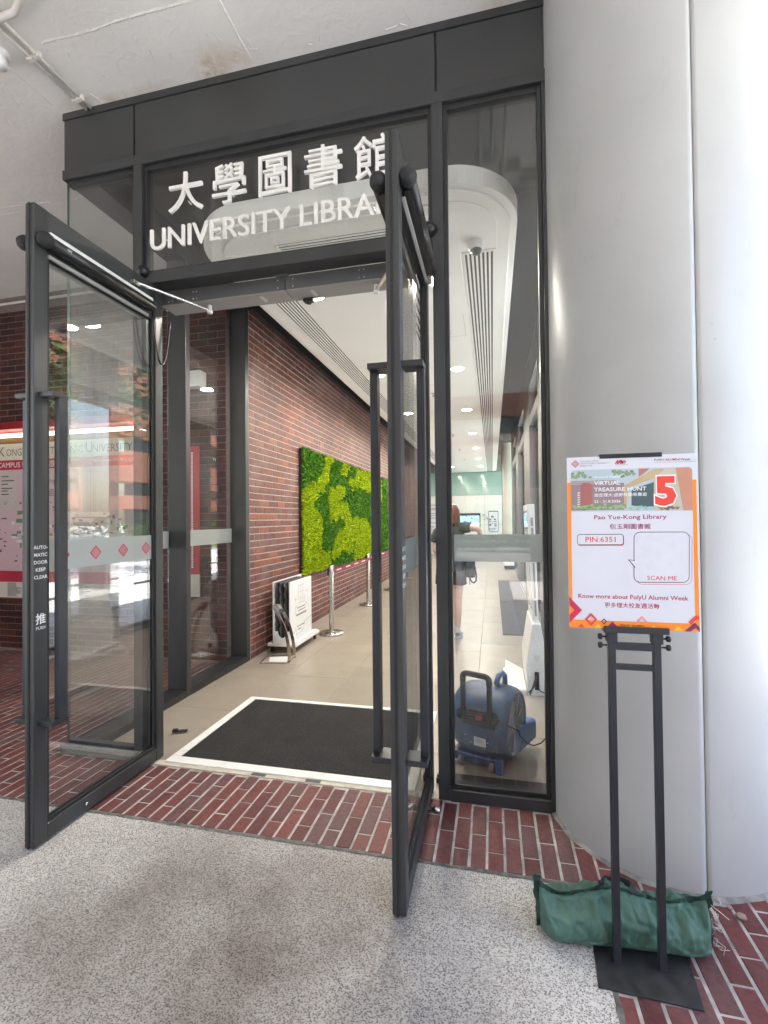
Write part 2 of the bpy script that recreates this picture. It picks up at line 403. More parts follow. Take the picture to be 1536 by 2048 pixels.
class MB:
    def __init__(s):
        s.bm = bmesh.new()
    def quad(s, *p):
        s.bm.faces.new([s.bm.verts.new(q) for q in p])
        return s
    def box(s, x0, x1, y0, y1, z0, z1):
        v = [s.bm.verts.new((x, y, z)) for z in (z0, z1) for y in (y0, y1) for x in (x0, x1)]
        for f in ((0, 2, 3, 1), (4, 5, 7, 6), (0, 1, 5, 4), (2, 6, 7, 3), (0, 4, 6, 2), (1, 3, 7, 5)):
            s.bm.faces.new([v[i] for i in f])
        return s
    def obox(s, c, ax, ay, az, hx, hy, hz):
        c, ax, ay, az = Vector(c), Vector(ax).normalized(), Vector(ay).normalized(), Vector(az).normalized()
        v = [s.bm.verts.new(c + ax*hx*i + ay*hy*j + az*hz*k) for k in (-1, 1) for j in (-1, 1) for i in (-1, 1)]
        for f in ((0, 2, 3, 1), (4, 5, 7, 6), (0, 1, 5, 4), (2, 6, 7, 3), (0, 4, 6, 2), (1, 3, 7, 5)):
            s.bm.faces.new([v[i] for i in f])
        return s
    def beam(s, p, q, w, h, up=(0, 0, 1)):
        p, q = Vector(p), Vector(q)
        d = (q-p).normalized()
        sd = d.cross(Vector(up))
        if sd.length < 1e-4: sd = d.cross(Vector((0, 1, 0)))
        sd.normalize(); u = sd.cross(d)
        return s.obox((p+q)/2, d, sd, u, (q-p).length/2, w/2, h/2)
    def tube(s, pts, r, n=10, cap=True, smooth=True):
        pts = [Vector(p) for p in pts]
        rs = r if isinstance(r, (list, tuple)) else [r]*len(pts)
        rings = []
        prev = None
        for i, p in enumerate(pts):
            d = (pts[min(i+1, len(pts)-1)] - pts[max(i-1, 0)]).normalized()
            if prev is None:
                a = d.cross(Vector((0, 0, 1)))
                if a.length < 1e-3: a = d.cross(Vector((1, 0, 0)))
            else:
                a = prev - d*prev.dot(d)
            a.normalize(); prev = a
            b = d.cross(a)
            rings.append([s.bm.verts.new(p + (a*math.cos(t)+b*math.sin(t))*rs[i]) for t in [2*math.pi*k/n for k in range(n)]])
        for A, B in zip(rings, rings[1:]):
            for k in range(n):
                f = s.bm.faces.new((A[k], A[(k+1) % n], B[(k+1) % n], B[k])); f.smooth = smooth
        if cap:
            s.bm.faces.new(list(reversed(rings[0]))); s.bm.faces.new(rings[-1])
        return s
    def lathe(s, c, prof, n=24, axis=(0, 0, 1), smooth=True):
        """prof: list of (radius, height) along axis"""
        c = Vector(c); ax = Vector(axis).normalized()
        a = ax.cross(Vector((0, 1, 0)) if abs(ax.y) < .9 else Vector((1, 0, 0))).normalized(); b = ax.cross(a)
        rings = []
        for r, h in prof:
            if r < 1e-6: rings.append([s.bm.verts.new(c+ax*h)])
            else: rings.append([s.bm.verts.new(c+ax*h+(a*math.cos(t)+b*math.sin(t))*r) for t in [2*math.pi*k/n for k in range(n)]])
        for A, B in zip(rings, rings[1:]):
            if len(A) == 1 and len(B) == 1: continue
            for k in range(n):
                if len(A) == 1: f = s.bm.faces.new((A[0], B[(k+1) % n], B[k]))
                elif len(B) == 1: f = s.bm.faces.new((A[k], A[(k+1) % n], B[0]))
                else: f = s.bm.faces.new((A[k], A[(k+1) % n], B[(k+1) % n], B[k]))
                f.smooth = smooth
        return s
    def prism(s, pts, z0, z1):
        lo = [s.bm.verts.new((x, y, z0)) for x, y in pts]; hi = [s.bm.verts.new((x, y, z1)) for x, y in pts]
        s.bm.faces.new(list(reversed(lo))); s.bm.faces.new(hi)
        n = len(pts)
        for k in range(n): s.bm.faces.new((lo[k], lo[(k+1) % n], hi[(k+1) % n], hi[k]))
        return s
    def slab(s, pts3, nvec):
        """polygon pts3 extruded by nvec"""
        nv = Vector(nvec)
        lo = [s.bm.verts.new(p) for p in pts3]; hi = [s.bm.verts.new(Vector(p)+nv) for p in pts3]
        s.bm.faces.new(list(reversed(lo))); s.bm.faces.new(hi)
        n = len(pts3)
        for k in range(n): s.bm.faces.new((lo[k], lo[(k+1) % n], hi[(k+1) % n], hi[k]))
        return s
    def build(s, name, m, parent=None, bevel=0.0, segs=2, origin=None, fix=True):
        if fix: bmesh.ops.recalc_face_normals(s.bm, faces=s.bm.faces)
        me = bpy.data.meshes.new(name)
        org = Vector((0, 0, 0))
        if origin is not None:
            org = Vector(origin)
            bmesh.ops.translate(s.bm, verts=s.bm.verts, vec=-org)
        s.bm.to_mesh(me); s.bm.free()
        o = link_mesh(name, me, m, parent, org)
        if bevel:
            bv = o.modifiers.new('bevel', 'BEVEL'); bv.width = bevel; bv.segments = segs; bv.limit_method = 'ANGLE'; bv.angle_limit = math.radians(40)
        return o

def box(name, m, parent, x0, x1, y0, y1, z0, z1, bevel=0.0):
    return MB().box(x0, x1, y0, y1, z0, z1).build(name, m, parent, bevel)

def copy_tree(o, parent=None, loc=None):
    c = o.copy(); COL.objects.link(c)
    if parent is not None: c.parent = parent
    if loc is not None: c.location = loc
    for ch in list(o.children): copy_tree(ch, c)
    return c

def text_bm(body, bold=0.0, extrude=0.0, res=3, spacing=1.0):
    cu = bpy.data.curves.new('t', 'FONT')
    cu.body = body; cu.size = 1; cu.offset = bold; cu.extrude = extrude; cu.resolution_u = res; cu.space_character = spacing
    o = bpy.data.objects.new('t', cu); COL.objects.link(o)
    dg = bpy.context.evaluated_depsgraph_get()
    me = bpy.data.meshes.new_from_object(o.evaluated_get(dg))
    bpy.data.objects.remove(o); bpy.data.curves.remove(cu)
    return me

def fit_text(me, origin, U, V, w=None, h=None, off=0.0, center=False, depth=None):
    """lay a text mesh on a plane: its box starts at origin and is w by h"""
    xs = [v.co.x for v in me.vertices]; ys = [v.co.y for v in me.vertices]
    x0, x1, y0, y1 = min(xs), max(xs), min(ys), max(ys)
    sy = h/(y1-y0) if h else None; sx = w/(x1-x0) if w else None
    sx = sx or sy; sy = sy or sx
    U, V, O = Vector(U), Vector(V), Vector(origin)
    Nn = U.cross(V)
    ex = max(abs(v.co.z) for v in me.vertices) or 1
    for v in me.vertices:
        a = (v.co.x-x0)*sx - ((x1-x0)*sx/2 if center else 0)
        z = (v.co.z/ex)*(depth or 0)/2
        v.co = O + U*a + V*((v.co.y-y0)*sy) + Nn*(off+z)
    return me

def text(name, body, m, parent, origin, U, V, w=None, h=None, off=0.0, bold=0.0, center=False, res=2, depth=None, spacing=1.0):
    me = text_bm(body, bold, .05 if depth else 0, res, spacing)
    fit_text(me, origin, U, V, w, h, off, center, depth)
    return link_mesh(name, me, m, parent)

def islands(me):
    """split a mesh into its loose pieces"""
    bm = bmesh.new(); bm.from_mesh(me); bm.verts.ensure_lookup_table()
    seen = set(); out = []
    for v in bm.verts:
        if v.index in seen: continue
        st = [v]; comp = []; seen.add(v.index)
        while st:
            a = st.pop(); comp.append(a)
            for e in a.link_edges:
                b2 = e.other_vert(a)
                if b2.index not in seen: seen.add(b2.index); st.append(b2)
        idx = {c.index: i for i, c in enumerate(comp)}
        fs = {f for c in comp for f in c.link_faces}
        nm = bpy.data.meshes.new('letter')
        nm.from_pydata([c.co[:] for c in comp], [], [[idx[q.index] for q in f.verts] for f in fs])
        out.append(nm)
    bm.free()
    return out

XU, ZV = Vector((1, 0, 0)), Vector((0, 0, 1))
YU = Vector((0, 1, 0))

def sheet(name, pts, m, parent, O, U, V, off, th=.0004):
    """thin print laid on a plane"""
    O, U, V = Vector(O), Vector(U), Vector(V); N = U.cross(V)
    return MB().slab([O+U*a+V*b+N*off for a, b in pts], N*th).build(name, m, parent)

def rrect(x0, x1, y0, y1, r, n=5):
    p = []
    for cx, cy, a0 in ((x1-r, y1-r, 0), (x0+r, y1-r, 90), (x0+r, y0+r, 180), (x1-r, y0+r, 270)):
        for k in range(n+1):
            t = math.radians(a0+90*k/n); p.append((cx+r*math.cos(t), cy+r*math.sin(t)))
    return p

def ring(name, outer, inner, m, parent, O, U, V, off):
    O, U, V = Vector(O), Vector(U), Vector(V); N = U.cross(V)
    b = MB(); A = [b.bm.verts.new(O+U*x+V*y+N*off) for x, y in outer]; B = [b.bm.verts.new(O+U*x+V*y+N*off) for x, y in inner]
    n = len(A)
    for k in range(n): b.bm.faces.new((A[k], A[(k+1) % n], B[(k+1) % n], B[k]))
    return b.build(name, m, parent, fix=False)

def lattice_logo(name, m, parent, O, U, V, r, off):
    """diamond outline filled with a lattice of small diamonds"""
    O, U, V = Vector(O), Vector(U), Vector(V); N = U.cross(V)
    b = MB(); d1, d2 = (U+V).normalized(), (V-U).normalized()
    def bar(c, ax, l, w):
        ay = N.cross(ax)
        q = [c+ax*l+ay*w, c-ax*l+ay*w, c-ax*l-ay*w, c+ax*l-ay*w]
        b.bm.faces.new([b.bm.verts.new(p+N*off) for p in q])
    s = r*.707
    for k in (-1, 1):
        bar(O+d2*s*k, d1, s*1.12, s*.14); bar(O+d1*s*k, d2, s*.86, s*.14)
    for k in (-.33, .33):
        for j in (-.6, .02, .6):
            bar(O+d2*s*k+d1*s*j, d1, s*.19, s*.09)
            bar(O+d1*s*k+d2*s*j, d2, s*.19, s*.09)
    return b.build(name, m, parent, fix=False)

def screen(p):
    d = Vector(p)-CAM
    z = d.dot(CF)
    if z < .05: return None
    return (768+944.3*d.dot(CR)/z, 1024-944.3*d.dot(CU)/z, z)

def unit_brick(du, dv, dep, ch=.004):
    """a block with an eased face, centred, face at local z=0"""
    a, c = du/2, dv/2
    v = [(-a, -c, -dep), (a, -c, -dep), (a, c, -dep), (-a, c, -dep), (-a, -c, -ch), (a, -c, -ch), (a, c, -ch), (-a, c, -ch),
         (-a+ch, -c+ch, 0), (a-ch, -c+ch, 0), (a-ch, c-ch, 0), (-a+ch, c-ch, 0)]
    f = [(0, 1, 5, 4), (1, 2, 6, 5), (2, 3, 7, 6), (3, 0, 4, 7), (4, 5, 9, 8), (5, 6, 10, 9), (6, 7, 11, 10), (7, 4, 8, 11), (8, 9, 10, 11)]
    return v, f

def brick_field(parent, O, U, V, rects, m, dep=.03, limit=300, hide=None, restname='brick_courses', jitter=.0012, ch=.004):
    """rects: (u, v, du, dv) centres on the plane O,U,V; the largest in view become single bricks"""
    O, U, V = Vector(O), Vector(U), Vector(V); N = U.cross(V)
    rnd = random.Random(len(rects))
    scored = []
    for r in rects:
        u, v, du, dv = r
        c = O+U*u+V*v
        s = screen(c); a = 0
        if s and -20 < s[0] < 1556 and -20 < s[1] < 2068 and not (hide and hide(u, v)):
            q = [screen(c+U*du/2*i+V*dv/2*j) for i, j in ((-1, -1), (1, -1), (1, 1), (-1, 1))]
            if all(q):
                a = abs(sum(q[k][0]*q[(k+1) % 4][1]-q[(k+1) % 4][0]*q[k][1] for k in range(4)))/2
        scored.append((a, r))
    scored.sort(key=lambda t: -t[0])
    cache = {}
    rest_v, rest_f = [], []
    for i, (a, (u, v, du, dv)) in enumerate(scored):
        tilt = (rnd.uniform(-1, 1)*.004, rnd.uniform(-1, 1)*.004); pr = rnd.uniform(-jitter, jitter)
        if i < limit and a > 0:
            key = (round(du, 3), round(dv, 3))
            if key not in cache:
                vv, ff = unit_brick(du, dv, dep, ch)
                me = bpy.data.meshes.new('brick'); me.from_pydata(vv, [], ff); me.materials.append(m); cache[key] = me
            o = bpy.data.objects.new('brick', cache[key]); COL.objects.link(o)
            rot = Matrix((U, V, N)).transposed().to_4x4()
            o.matrix_world = Matrix.Translation(O+U*(u+rnd.uniform(-1, 1)*.0009)+V*(v+rnd.uniform(-1, 1)*.0008)+N*pr) @ rot @ Matrix.Rotation(rnd.uniform(-1, 1)*.004, 4, 'Z') @ Matrix.Rotation(tilt[0], 4, 'X') @ Matrix.Rotation(tilt[1], 4, 'Y')
            o.parent = parent
            o.location = o.location - parent.location
        else:
            vv, ff = unit_brick(du, dv, dep, ch); b0 = len(rest_v)
            rest_v += [O+U*(u+p[0])+V*(v+p[1])+N*(p[2]+pr) for p in vv]; rest_f += [[k+b0 for k in f] for f in ff]
    if rest_v:
        me = bpy.data.meshes.new(restname); me.from_pydata(rest_v, [], rest_f)
        o = link_mesh(restname, me, m, parent); o['kind'] = 'stuff'

def bond(u0, u1, v0, v1, L, H, j, off=.5, seed=1, cut=None):
    """running bond; rows along U; cut(u,v) drops bricks"""
    out = []; rnd = random.Random(seed); row = 0; v = v0
    while v+H*.4 < v1:
        h = min(H, v1-v)
        u = u0-(L+j)*((row*off) % 1.0)
        while u < u1:
            a, b = max(u, u0), min(u+L, u1)
            if b-a > .02 and not (cut and cut((a+b)/2, v+h/2)): out.append(((a+b)/2, v+h/2, b-a, h))
            u += L+j
        v += H+j; row += 1
    return out

# ================================================================== SETTING
tag(box('plaza_ground', M['concrete'], None, -150, 150, -150, 150, -.5, -.06), 'pale concrete plaza around the covered entrance', kind='structure')

M['dimground'] = mat('reflection_dimming_ground', (.075, .073, .071), .85, 0, .2, .8)  # dark ground added out of view to dim its reflection in the glass
tag(box('added_dark_ground', M['dimground'], None, -40, 26, -28, -6.3, -.2, -.045), 'dark ground sheet added behind the porch to dim reflections', kind='structure')
# --- washed pebble paving of the porch
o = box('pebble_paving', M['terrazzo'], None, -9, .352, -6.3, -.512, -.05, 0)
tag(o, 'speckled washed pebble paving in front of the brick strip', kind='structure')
b = MB()
rnd = random.Random(3)
def edge_strip(b, p, q, w, n):
    """weathered mortar edge between two pavings"""
    p, q = Vector(p), Vector(q); d = (q-p).normalized(); s = Vector((-d.y, d.x, 0)); prev = None
    for i in range(n+1):
        c = p+(q-p)*(i/n); a = c+s*(w*.5*(.8+rnd.random()*.5)); e = c-s*(w*.5*(.8+rnd.random()*.5))
        z = .0005+rnd.random()*.003
        cur = [b.bm.verts.new((a.x, a.y, z)), b.bm.verts.new((e.x, e.y, z))]
        if prev: b.bm.faces.new((prev[0], cur[0], cur[1], prev[1]))
        prev = cur
edge_strip(b, (-9, -.507, 0), (.36, -.507, 0), .020, 300)
edge_strip(b, (.357, -.50, 0), (.357, -4, 0), .018, 160)
M['sealant'] = mat('dirty_joint_filler', (.13, .12, .11), .9, 0, .55, 25, .6, 150)
o = b.build('joint_filler', M['sealant'], None, fix=False)
tag(o, 'dark mortar seam between the pebble paving and bricks', kind='structure')

# --- brick paving: threshold strip, area to the brick wall, strip beside the column
pave = thing('brick_paving', 'dark red brick paving with pale joints at the doors', None, (0, 0, 0), kind='structure')
box('joint_bed', M['mortar_pave'], pave, -9, 1.7, -.50, 1.93, -.06, -.0022)
box('joint_bed', M['mortar_pave'], pave, .364, 1.7, -9, -.50, -.06, -.0022)
rects = []
PW, PL = .0660, .2180          # brick face and length; joints 10 mm / 6 mm
pitch = .0762
x = -6.9; k = 0
while x < 1.65:
    cx = x+pitch/2
    ph = (0 if k % 2 == 0 else .5)*(PL+.006)
    for (ya, yb) in ((-.494, 1.90),) if cx < -2.79 else (((-.494, -.035),) if cx < .36 else ((-2.6, -.035),)):
        y = -2.62-ph
        while y < yb:
            a, c = max(y, ya), min(y+PL, yb)
            if c-a > .015:
                mid = (a+c)/2
                if not ((cx-.79)**2+(mid-.034)**2 < .44**2 and cx > .3): rects.append((cx, mid, PW, c-a))
            y += PL+.006
    x += pitch; k += 1
brick_field(pave, (0, 0, 0), (1, 0, 0), (0, 1, 0), rects, M['paver'], dep=.03, limit=300, restname='brick_courses', jitter=.0008, ch=.003)

# --- interior floor of large beige tiles
fl = thing('interior_floor', 'beige porcelain tile floor of the corridor', None, kind='structure')
box('floor_slab', M['mortar_dark'], fl, -2.9, .9, .0, 17.5, -.06, -.004)
cols = [-2.75, -1.95, -1.35, -.75, -.15, .45, .62]
starts = [.805, .49, -.35, .45, .805, .2]
tc_ = {}
for i in range(len(cols)-1):
    x0, x1 = cols[i]+.0016, cols[i+1]-.0016
    y = starts[i]-1.2
    while y < 17.3:
        a, c = max(y+.0016, .025), min(y+1.2-.0016, 17.3)
        if c-a > .03:
            key = (i, round(c-a, 3))
            if key not in tc_:
                vv, ff = unit_brick(x1-x0, c-a, .02, .0012)
                me = bpy.data.meshes.new('tile'); me.from_pydata(vv, [], ff); me.materials.append(M['tile']); tc_[key] = me
            t = bpy.data.objects.new('floor_tile', tc_[key]); COL.objects.link(t); t.parent = fl; t.location = ((x0+x1)/2, (a+c)/2, random.uniform(-.0003, .0003))
        y += 1.2
box('threshold_strip', mat('cream_threshold', (.50, .46, .38), .6, 0, .15, 20), fl, -2.13, -.30, -.030, .022, -.03, .003)

# --- porch soffit (painted concrete)
pc = thing('porch_soffit', 'white painted concrete porch ceiling with rust stains and formwork seams', None, kind='structure')
box('soffit_slab', M['soffit'], pc, -9, 3.3, -8.0, 2.40, 4.21, 4.61)
box('upper_slab', M['soffit'], pc, -2.9, 1.35, 1.9205, 17.6, 4.20, 4.6)
def ridge(name, p, q, w, h, n, amp):
    b = MB(); p, q = Vector(p), Vector(q); d = (q-p).normalized(); s = Vector((-d.y, d.x, 0)); prev = None
    for i in range(n+1):
        t = i/n; c = p+(q-p)*t+s*(noise.noise(Vector((t*9, p.x, p.y)))*amp)
        ww = w*(.5+1.1*abs(noise.noise(Vector((t*31, p.y, 2.2))))+rnd.random()*.3); hh = h*(.35+rnd.random()*.9)
        cur = [b.bm.verts.new(c+s*ww), b.bm.verts.new(c-Vector((0, 0, hh))), b.bm.verts.new(c-s*ww)]
        if prev:
            b.bm.faces.new((prev[0], cur[0], cur[1], prev[1])); b.bm.faces.new((prev[1], cur[1], cur[2], prev[2]))
        prev = cur
    return b.build(name, M['soffit'], pc, fix=False)
for p, q, w, h, n, am in (((-1.343, -3.5, 4.2105), (-1.338, .0, 4.2105), .007, .006, 160, .012), ((-2.45, -.43, 4.2105), (-.9, -.44, 4.2105), .012, .004, 120, .014),
                         ((-6.5, .40, 4.2105), (-3.6, .655, 4.2105), .006, .005, 120, .01), ((-6.5, .80, 4.2105), (-3.0, .66, 4.2105), .008, .004, 120, .012),
                         ((.1, -3, 4.2105), (.12, -.02, 4.2105), .006, .004, 120, .01), ((-2.9, -2.5, 4.2105), (-2.75, -.1, 4.2105), .005, .003, 90, .01)):
    ridge('formwork_seam', p, q, w, h, n, am)
b = MB()
for i in range(46):
    x, y = rnd.uniform(-2.6, .3), rnd.uniform(-.75, -.04)
    a = rnd.uniform(-.7, .7)+(1.57 if rnd.random() < .6 else 0); l = rnd.uniform(.01, .045); w = rnd.uniform(.002, .005)
    b.obox((x, y, 4.2095), (math.cos(a), math.sin(a), 0), (-math.sin(a), math.cos(a), 0), (0, 0, 1), l, w, .0022)
b.build('plaster_fleck', M['soffit'], pc, bevel=.0015)['kind'] = 'stuff'

# --- outer brick wall on the porch side
ow = thing('porch_brick_wall', 'dark red brick wall behind the campus map board', 'wall')
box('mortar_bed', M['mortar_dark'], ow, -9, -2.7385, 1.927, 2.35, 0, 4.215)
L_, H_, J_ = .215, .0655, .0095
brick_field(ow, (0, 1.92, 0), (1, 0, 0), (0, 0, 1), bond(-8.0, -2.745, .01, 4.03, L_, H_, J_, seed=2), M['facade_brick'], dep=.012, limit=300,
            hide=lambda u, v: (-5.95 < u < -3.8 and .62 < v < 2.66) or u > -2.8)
box('mortar_skirt', M['mortar_dark'], ow, -9, -2.75, 1.885, 1.92, 0, .02)
box('end_wall', M['darkpaint'], ow, -9.3, -9, -3.2, 2.3, 0, 4.2)

# --- corridor brick wall
iw = thing('corridor_brick_wall', 'long brown brick wall of the corridor carrying the moss panel', 'wall')
box('mortar_bed', M['mortar'], iw, -2.7385, -2.5545, 2.07, 17.4, 0, 4.1)
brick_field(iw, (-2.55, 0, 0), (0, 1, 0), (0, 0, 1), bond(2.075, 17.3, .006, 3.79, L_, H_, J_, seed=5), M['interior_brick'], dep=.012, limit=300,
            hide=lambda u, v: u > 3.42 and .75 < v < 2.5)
box('wall_head', M['darkpaint'], iw, -2.85, -2.50, 2.07, 17.3, 3.79, 4.1)

# --- corridor ceiling void and the white raft
cv = tag(box('ceiling_void', M['darkpaint'], None, -2.72, .95, .07, 17.45, 4.10, 4.19), 'dark painted slab above the white ceiling raft', kind='structure')
raft = thing('ceiling_raft', 'long white ceiling raft with rounded end hung in the corridor', 'ceiling')
XL, XR, Y0, Y1, ZC = -2.03, .185, .15, 17.3, 3.42
def rounded(x0, x1, y0, y1, r, n=14):
    p = [(x1, y1), (x0, y1)]
    for cx, a0 in ((x0+r, 180), (x1-r, 270)):
        for k in range(n+1):
            t = math.radians(a0+90*k/n); p.append((cx+r*math.cos(t), y0+r+r*math.sin(t)))
    return p
MB().prism(rounded(XL, XR, Y0, Y1, .46), ZC+.02, ZC+.13).build('raft_edge', M['traywhite'], raft, bevel=.004)
MB().prism(rounded(XL+.045, XR-.045, Y0+.045, Y1, .42), ZC+.0, ZC+.0195).build('raft_border', M['traywhite'], raft, bevel=.004)
MB().prism(rounded(-1.63, -.20, Y0+.16, Y1, .22), ZC-.012, ZC-.0005).build('raft_panel', M['traywhite'], raft, bevel=.003)
MB().prism(rounded(XL+.15, XR-.13, Y0+.13, .84, .30), ZC-.010, ZC-.0008).build('raft_nose', M['traywhite'], raft, bevel=.003)
b = MB()
for (x0, x1, y0, y1) in ((-.62, -.24, 2.4, 2.403), (-.243, -.24, 1.9, 2.4), (-1.4, -.62, 4.1, 4.103), (-1.5, -.24, 6.6, 6.603), (-1.5, -.24, 9.6, 9.603)):
    box('hatch_joint', M['greyenamel'], raft, x0, x1, y0, y1, ZC-.0128, ZC-.0119)
for (x0, x1, ya, lab) in ((-.185, .045, .86, 'long linear air diffuser above the side window strip of the corridor'), (-1.855, -1.625, .5, 'long linear air diffuser along the brick wall side of the corridor')):
    df = thing('linear_diffuser', lab, 'air vent', ((x0+x1)/2, ya, ZC), group='linear diffusers in the ceiling raft')
    box('backing', M['slot'], df, x0, x1, ya, 17.2, ZC-.004, ZC-.0012)
    n = 8; w = (x1-x0)/(2*n-1)
    for i in range(n):
        box('slat', M['traywhite'], df, x0+2*i*w, x0+(2*i+1)*w, ya, 17.2, ZC-.0085, ZC-.0041)
    box('end_strip', M['traywhite'], df, x0-.004, x1+.004, ya-.02, ya-.0005, ZC-.018, ZC-.002)

df = thing('linear_diffuser', 'short linear air diffuser across the rounded nose of the ceiling raft', 'air vent', (-.9, .53, ZC), group='linear diffusers in the ceiling raft')
box('backing', M['slot'], df, -1.43, -.30, .435, .635, ZC-.0145, ZC-.0105)
for i in range(7):
    w = .200/13
    box('slat', M['traywhite'], df, -1.43, -.30, .435+2*i*w, .435+(2*i+1)*w, ZC-.0185, ZC-.0146)
for x in (-1.45, -.2995): box('end_strip', M['traywhite'], df, x, x+.0195, .43, .64, ZC-.026, ZC-.0105)

# --- glazed corridor side on the right
rw = thing('glazed_side_wall', 'grey framed glass wall along the corridor with deep piers', 'wall')
X0, X1 = .60, .80
for (a, c) in ((.55, .90), (2.40, 2.67), (3.60, 3.92), (5.40, 6.75), (8.80, 9.90), (12.0, 12.6)):
    box('pier', M['greywall'], rw, X0, X1+.1, a, c, 0, 4.1, .004)
for (a, c) in ((.90, 2.40), (2.67, 3.60), (3.92, 5.40), (6.75, 8.80), (9.90, 12.0)):
    tall = c < 3.7
    if not tall: box('lintel', M['greywall'], rw, X0+.004, X1, a+.0005, c-.0005, 2.98, 3.14, .004)
    box('head_panel', M['greywall'], rw, X0+.004, X1, a+.0005, c-.0005, 3.75 if tall else 3.60, 4.1)
    fr = MB(); e = .05
    for (z0, z1) in (((.03, 3.75),) if tall else ((.03, 2.98), (3.14, 3.60))):
        fr.box(X1-.10, X1-.04, a+.001, a+e, z0, z1-.001); fr.box(X1-.10, X1-.04, c-e, c-.001, z0, z1-.001)
        fr.box(X1-.10, X1-.04, a+e, c-e, z1-e, z1-.001); fr.box(X1-.10, X1-.04, a+e, c-e, z0, z0+e)
    fr.build('window_frame', M['frame'], rw, .003)
    box('pane', M['glass'], rw, X1-.075, X1-.067, a+.02, c-.02, .05, 3.73 if tall else 2.96)
    if not tall: box('pane', M['glass'], rw, X1-.075, X1-.067, a+.02, c-.02, 3.16, 3.58)
    box('sill', M['greywall'], rw, X0+.01, X1+.1, a+.0005, c-.0005, -.02, .028)
box('pane', M['glassgreen'], rw, .70, .71, 12.6, 17.3, 0, 4.1)
box('link_wall', M['greywall'], rw, .60, 1.3, .535, .55, 0, 4.1)

# --- far end wall
fw = thing('end_wall', 'white panelled end wall of the corridor under a green glass band', 'wall')
M['panelwhite'] = mat('gloss_white_panel', (.72, .71, .69), .25, 0, .02, 2)
box('wall_core', M['greyenamel'], fw, -2.9, .69, 17.33, 17.6, 0, 4.1)
xx = [-2.55, -1.87, -1.09, -.315, .40]
for i in range(4):
    for (z0, z1) in ((0, 1.22), (1.225, 2.44)):
        box('wall_panel', M['panelwhite'], fw, xx[i]+.004, xx[i+1]-.004, 17.305, 17.329, z0+.002, z1-.002, .002)
M['greenglass'] = mat('pale_green_glass', (.36, .50, .46), .12, 0, .05, 2)
for i in range(4):
    box('green_pane', M['greenglass'], fw, xx[i]+.003, xx[i+1]-.003, 17.31, 17.329, 2.45, 3.4)
box('teal_return', mat('dark_teal_glass', (.05, .14, .13), .15), fw, .405, .68, 17.30, 17.329, 0, 4.1)
tv = thing('wall_screen', 'wide wall screen showing a blue picture behind the person', 'screen', (-1.0, 17.3, 1.36))
box('bezel', M['black'], tv, -1.52, -.48, 17.25, 17.302, .985, 1.70, .004)
m_, nt, bb, N, L = new_mat('screen_picture')
tcn = N.new('ShaderNodeTexCoord'); nz = N.new('ShaderNodeTexNoise'); nz.inputs['Scale'].default_value = 2.2; nz.inputs['Detail'].default_value = 5; nz.inputs['Distortion'].default_value = 2
L.new(tcn.outputs['Object'], nz.inputs['Vector']); crn = N.new('ShaderNodeValToRGB'); e = crn.color_ramp.elements
e[0].position = .3; e[0].color = (.02, .03, .12, 1); e[1].position = .72; e[1].color = (.30, .12, .10, 1)
for p_, c_ in ((.42, (.03, .08, .30)), (.5, (.16, .22, .50)), (.58, (.05, .30, .42))):
    q = e.new(p_); q.color = (*c_, 1)
L.new(nz.outputs[0], crn.inputs[0]); L.new(crn.outputs[0], bb.inputs['Base Color']); L.new(crn.outputs[0], bb.inputs['Emission Color']); bb.inputs['Emission Strength'].default_value = .8
MB().box(-1.48, -.52, 17.246, 17.2495, 1.02, 1.60).build('display', m_, tv)
box('caption_bar', mat('dark_caption', (.02, .025, .04), .3, emit=.5), tv, -1.48, -.52, 17.245, 17.2495, 1.601, 1.66)
box('caption_window', mat('pale_window', (.5, .6, .85), .3, emit=.7), tv, -.82, -.55, 17.242, 17.2459, 1.05, 1.30)
ps = thing('info_panel', 'upright white info panel with rounded black rim beside the wall screen', 'notice', (.04, 17.3, 1.36))
MB().slab([Vector((x, 17.301, z)) for x, z in rrect(-.15, .24, .94, 1.785, .05)], (0, -.03, 0)).build('rim', M['black'], ps)
MB().slab([Vector((x, 17.27, z)) for x, z in rrect(-.135, .225, .955, 1.755, .04)], (0, -.004, 0)).build('sheet', M['paper'], ps)
b = MB()
for (x, z, w, h) in ((.0, 1.55, .10, .07), (-.08, 1.44, .08, .06), (.1, 1.44, .08, .06), (-.08, 1.35, .13, .03), (.1, 1.35, .12, .03), (.12, 1.25, .09, .05), (.12, 1.17, .09, .05), (-.09, 1.22, .08, .08), (.0, 1.27, .05, .03), (0, 1.07, .28, .015), (0, 1.03, .28, .015)):
    b.box(x-w/2, x+w/2, 17.2645, 17.2659, z-h/2, z+h/2)
b.build('print', mat('grey_print', (.12, .12, .13), .5), ps)
ic = MB()
for (x, z, w, h) in ((-.36, 1.62, .05, .05), (-.30, 1.6, .03, .08), (-.25, 1.5, .11, .015), (-.32, 1.44, .10, .02), (-.22, 1.53, .015, .08), (-.19, 1.47, .06, .05)):
    ic.box(x-w/2, x+w/2, 17.296, 17.3045, z-h/2, z+h/2)
tag(ic.build('wall_icon', mat('sage_print', (.20, .26, .20), .5), None), 'small green line icon on the white end wall', 'sign')
nt_ = thing('wall_notice', 'pale text notice on the end wall seen past the doors', 'notice', (-2.3, 17.3, 1.5))
box('sheet', M['paper'], nt_, -2.75, -2.1, 17.285, 17.3045, .95, 2.15)
b = MB()
for z in (2.05, 1.9, 1.85, 1.7, 1.6, 1.5, 1.3, 1.15): b.box(-2.7, -2.7+random.uniform(.3, .55), 17.282, 17.2849, z, z+.025)
b.build('print', mat('grey_print2', (.16, .16, .17), .5), nt_)
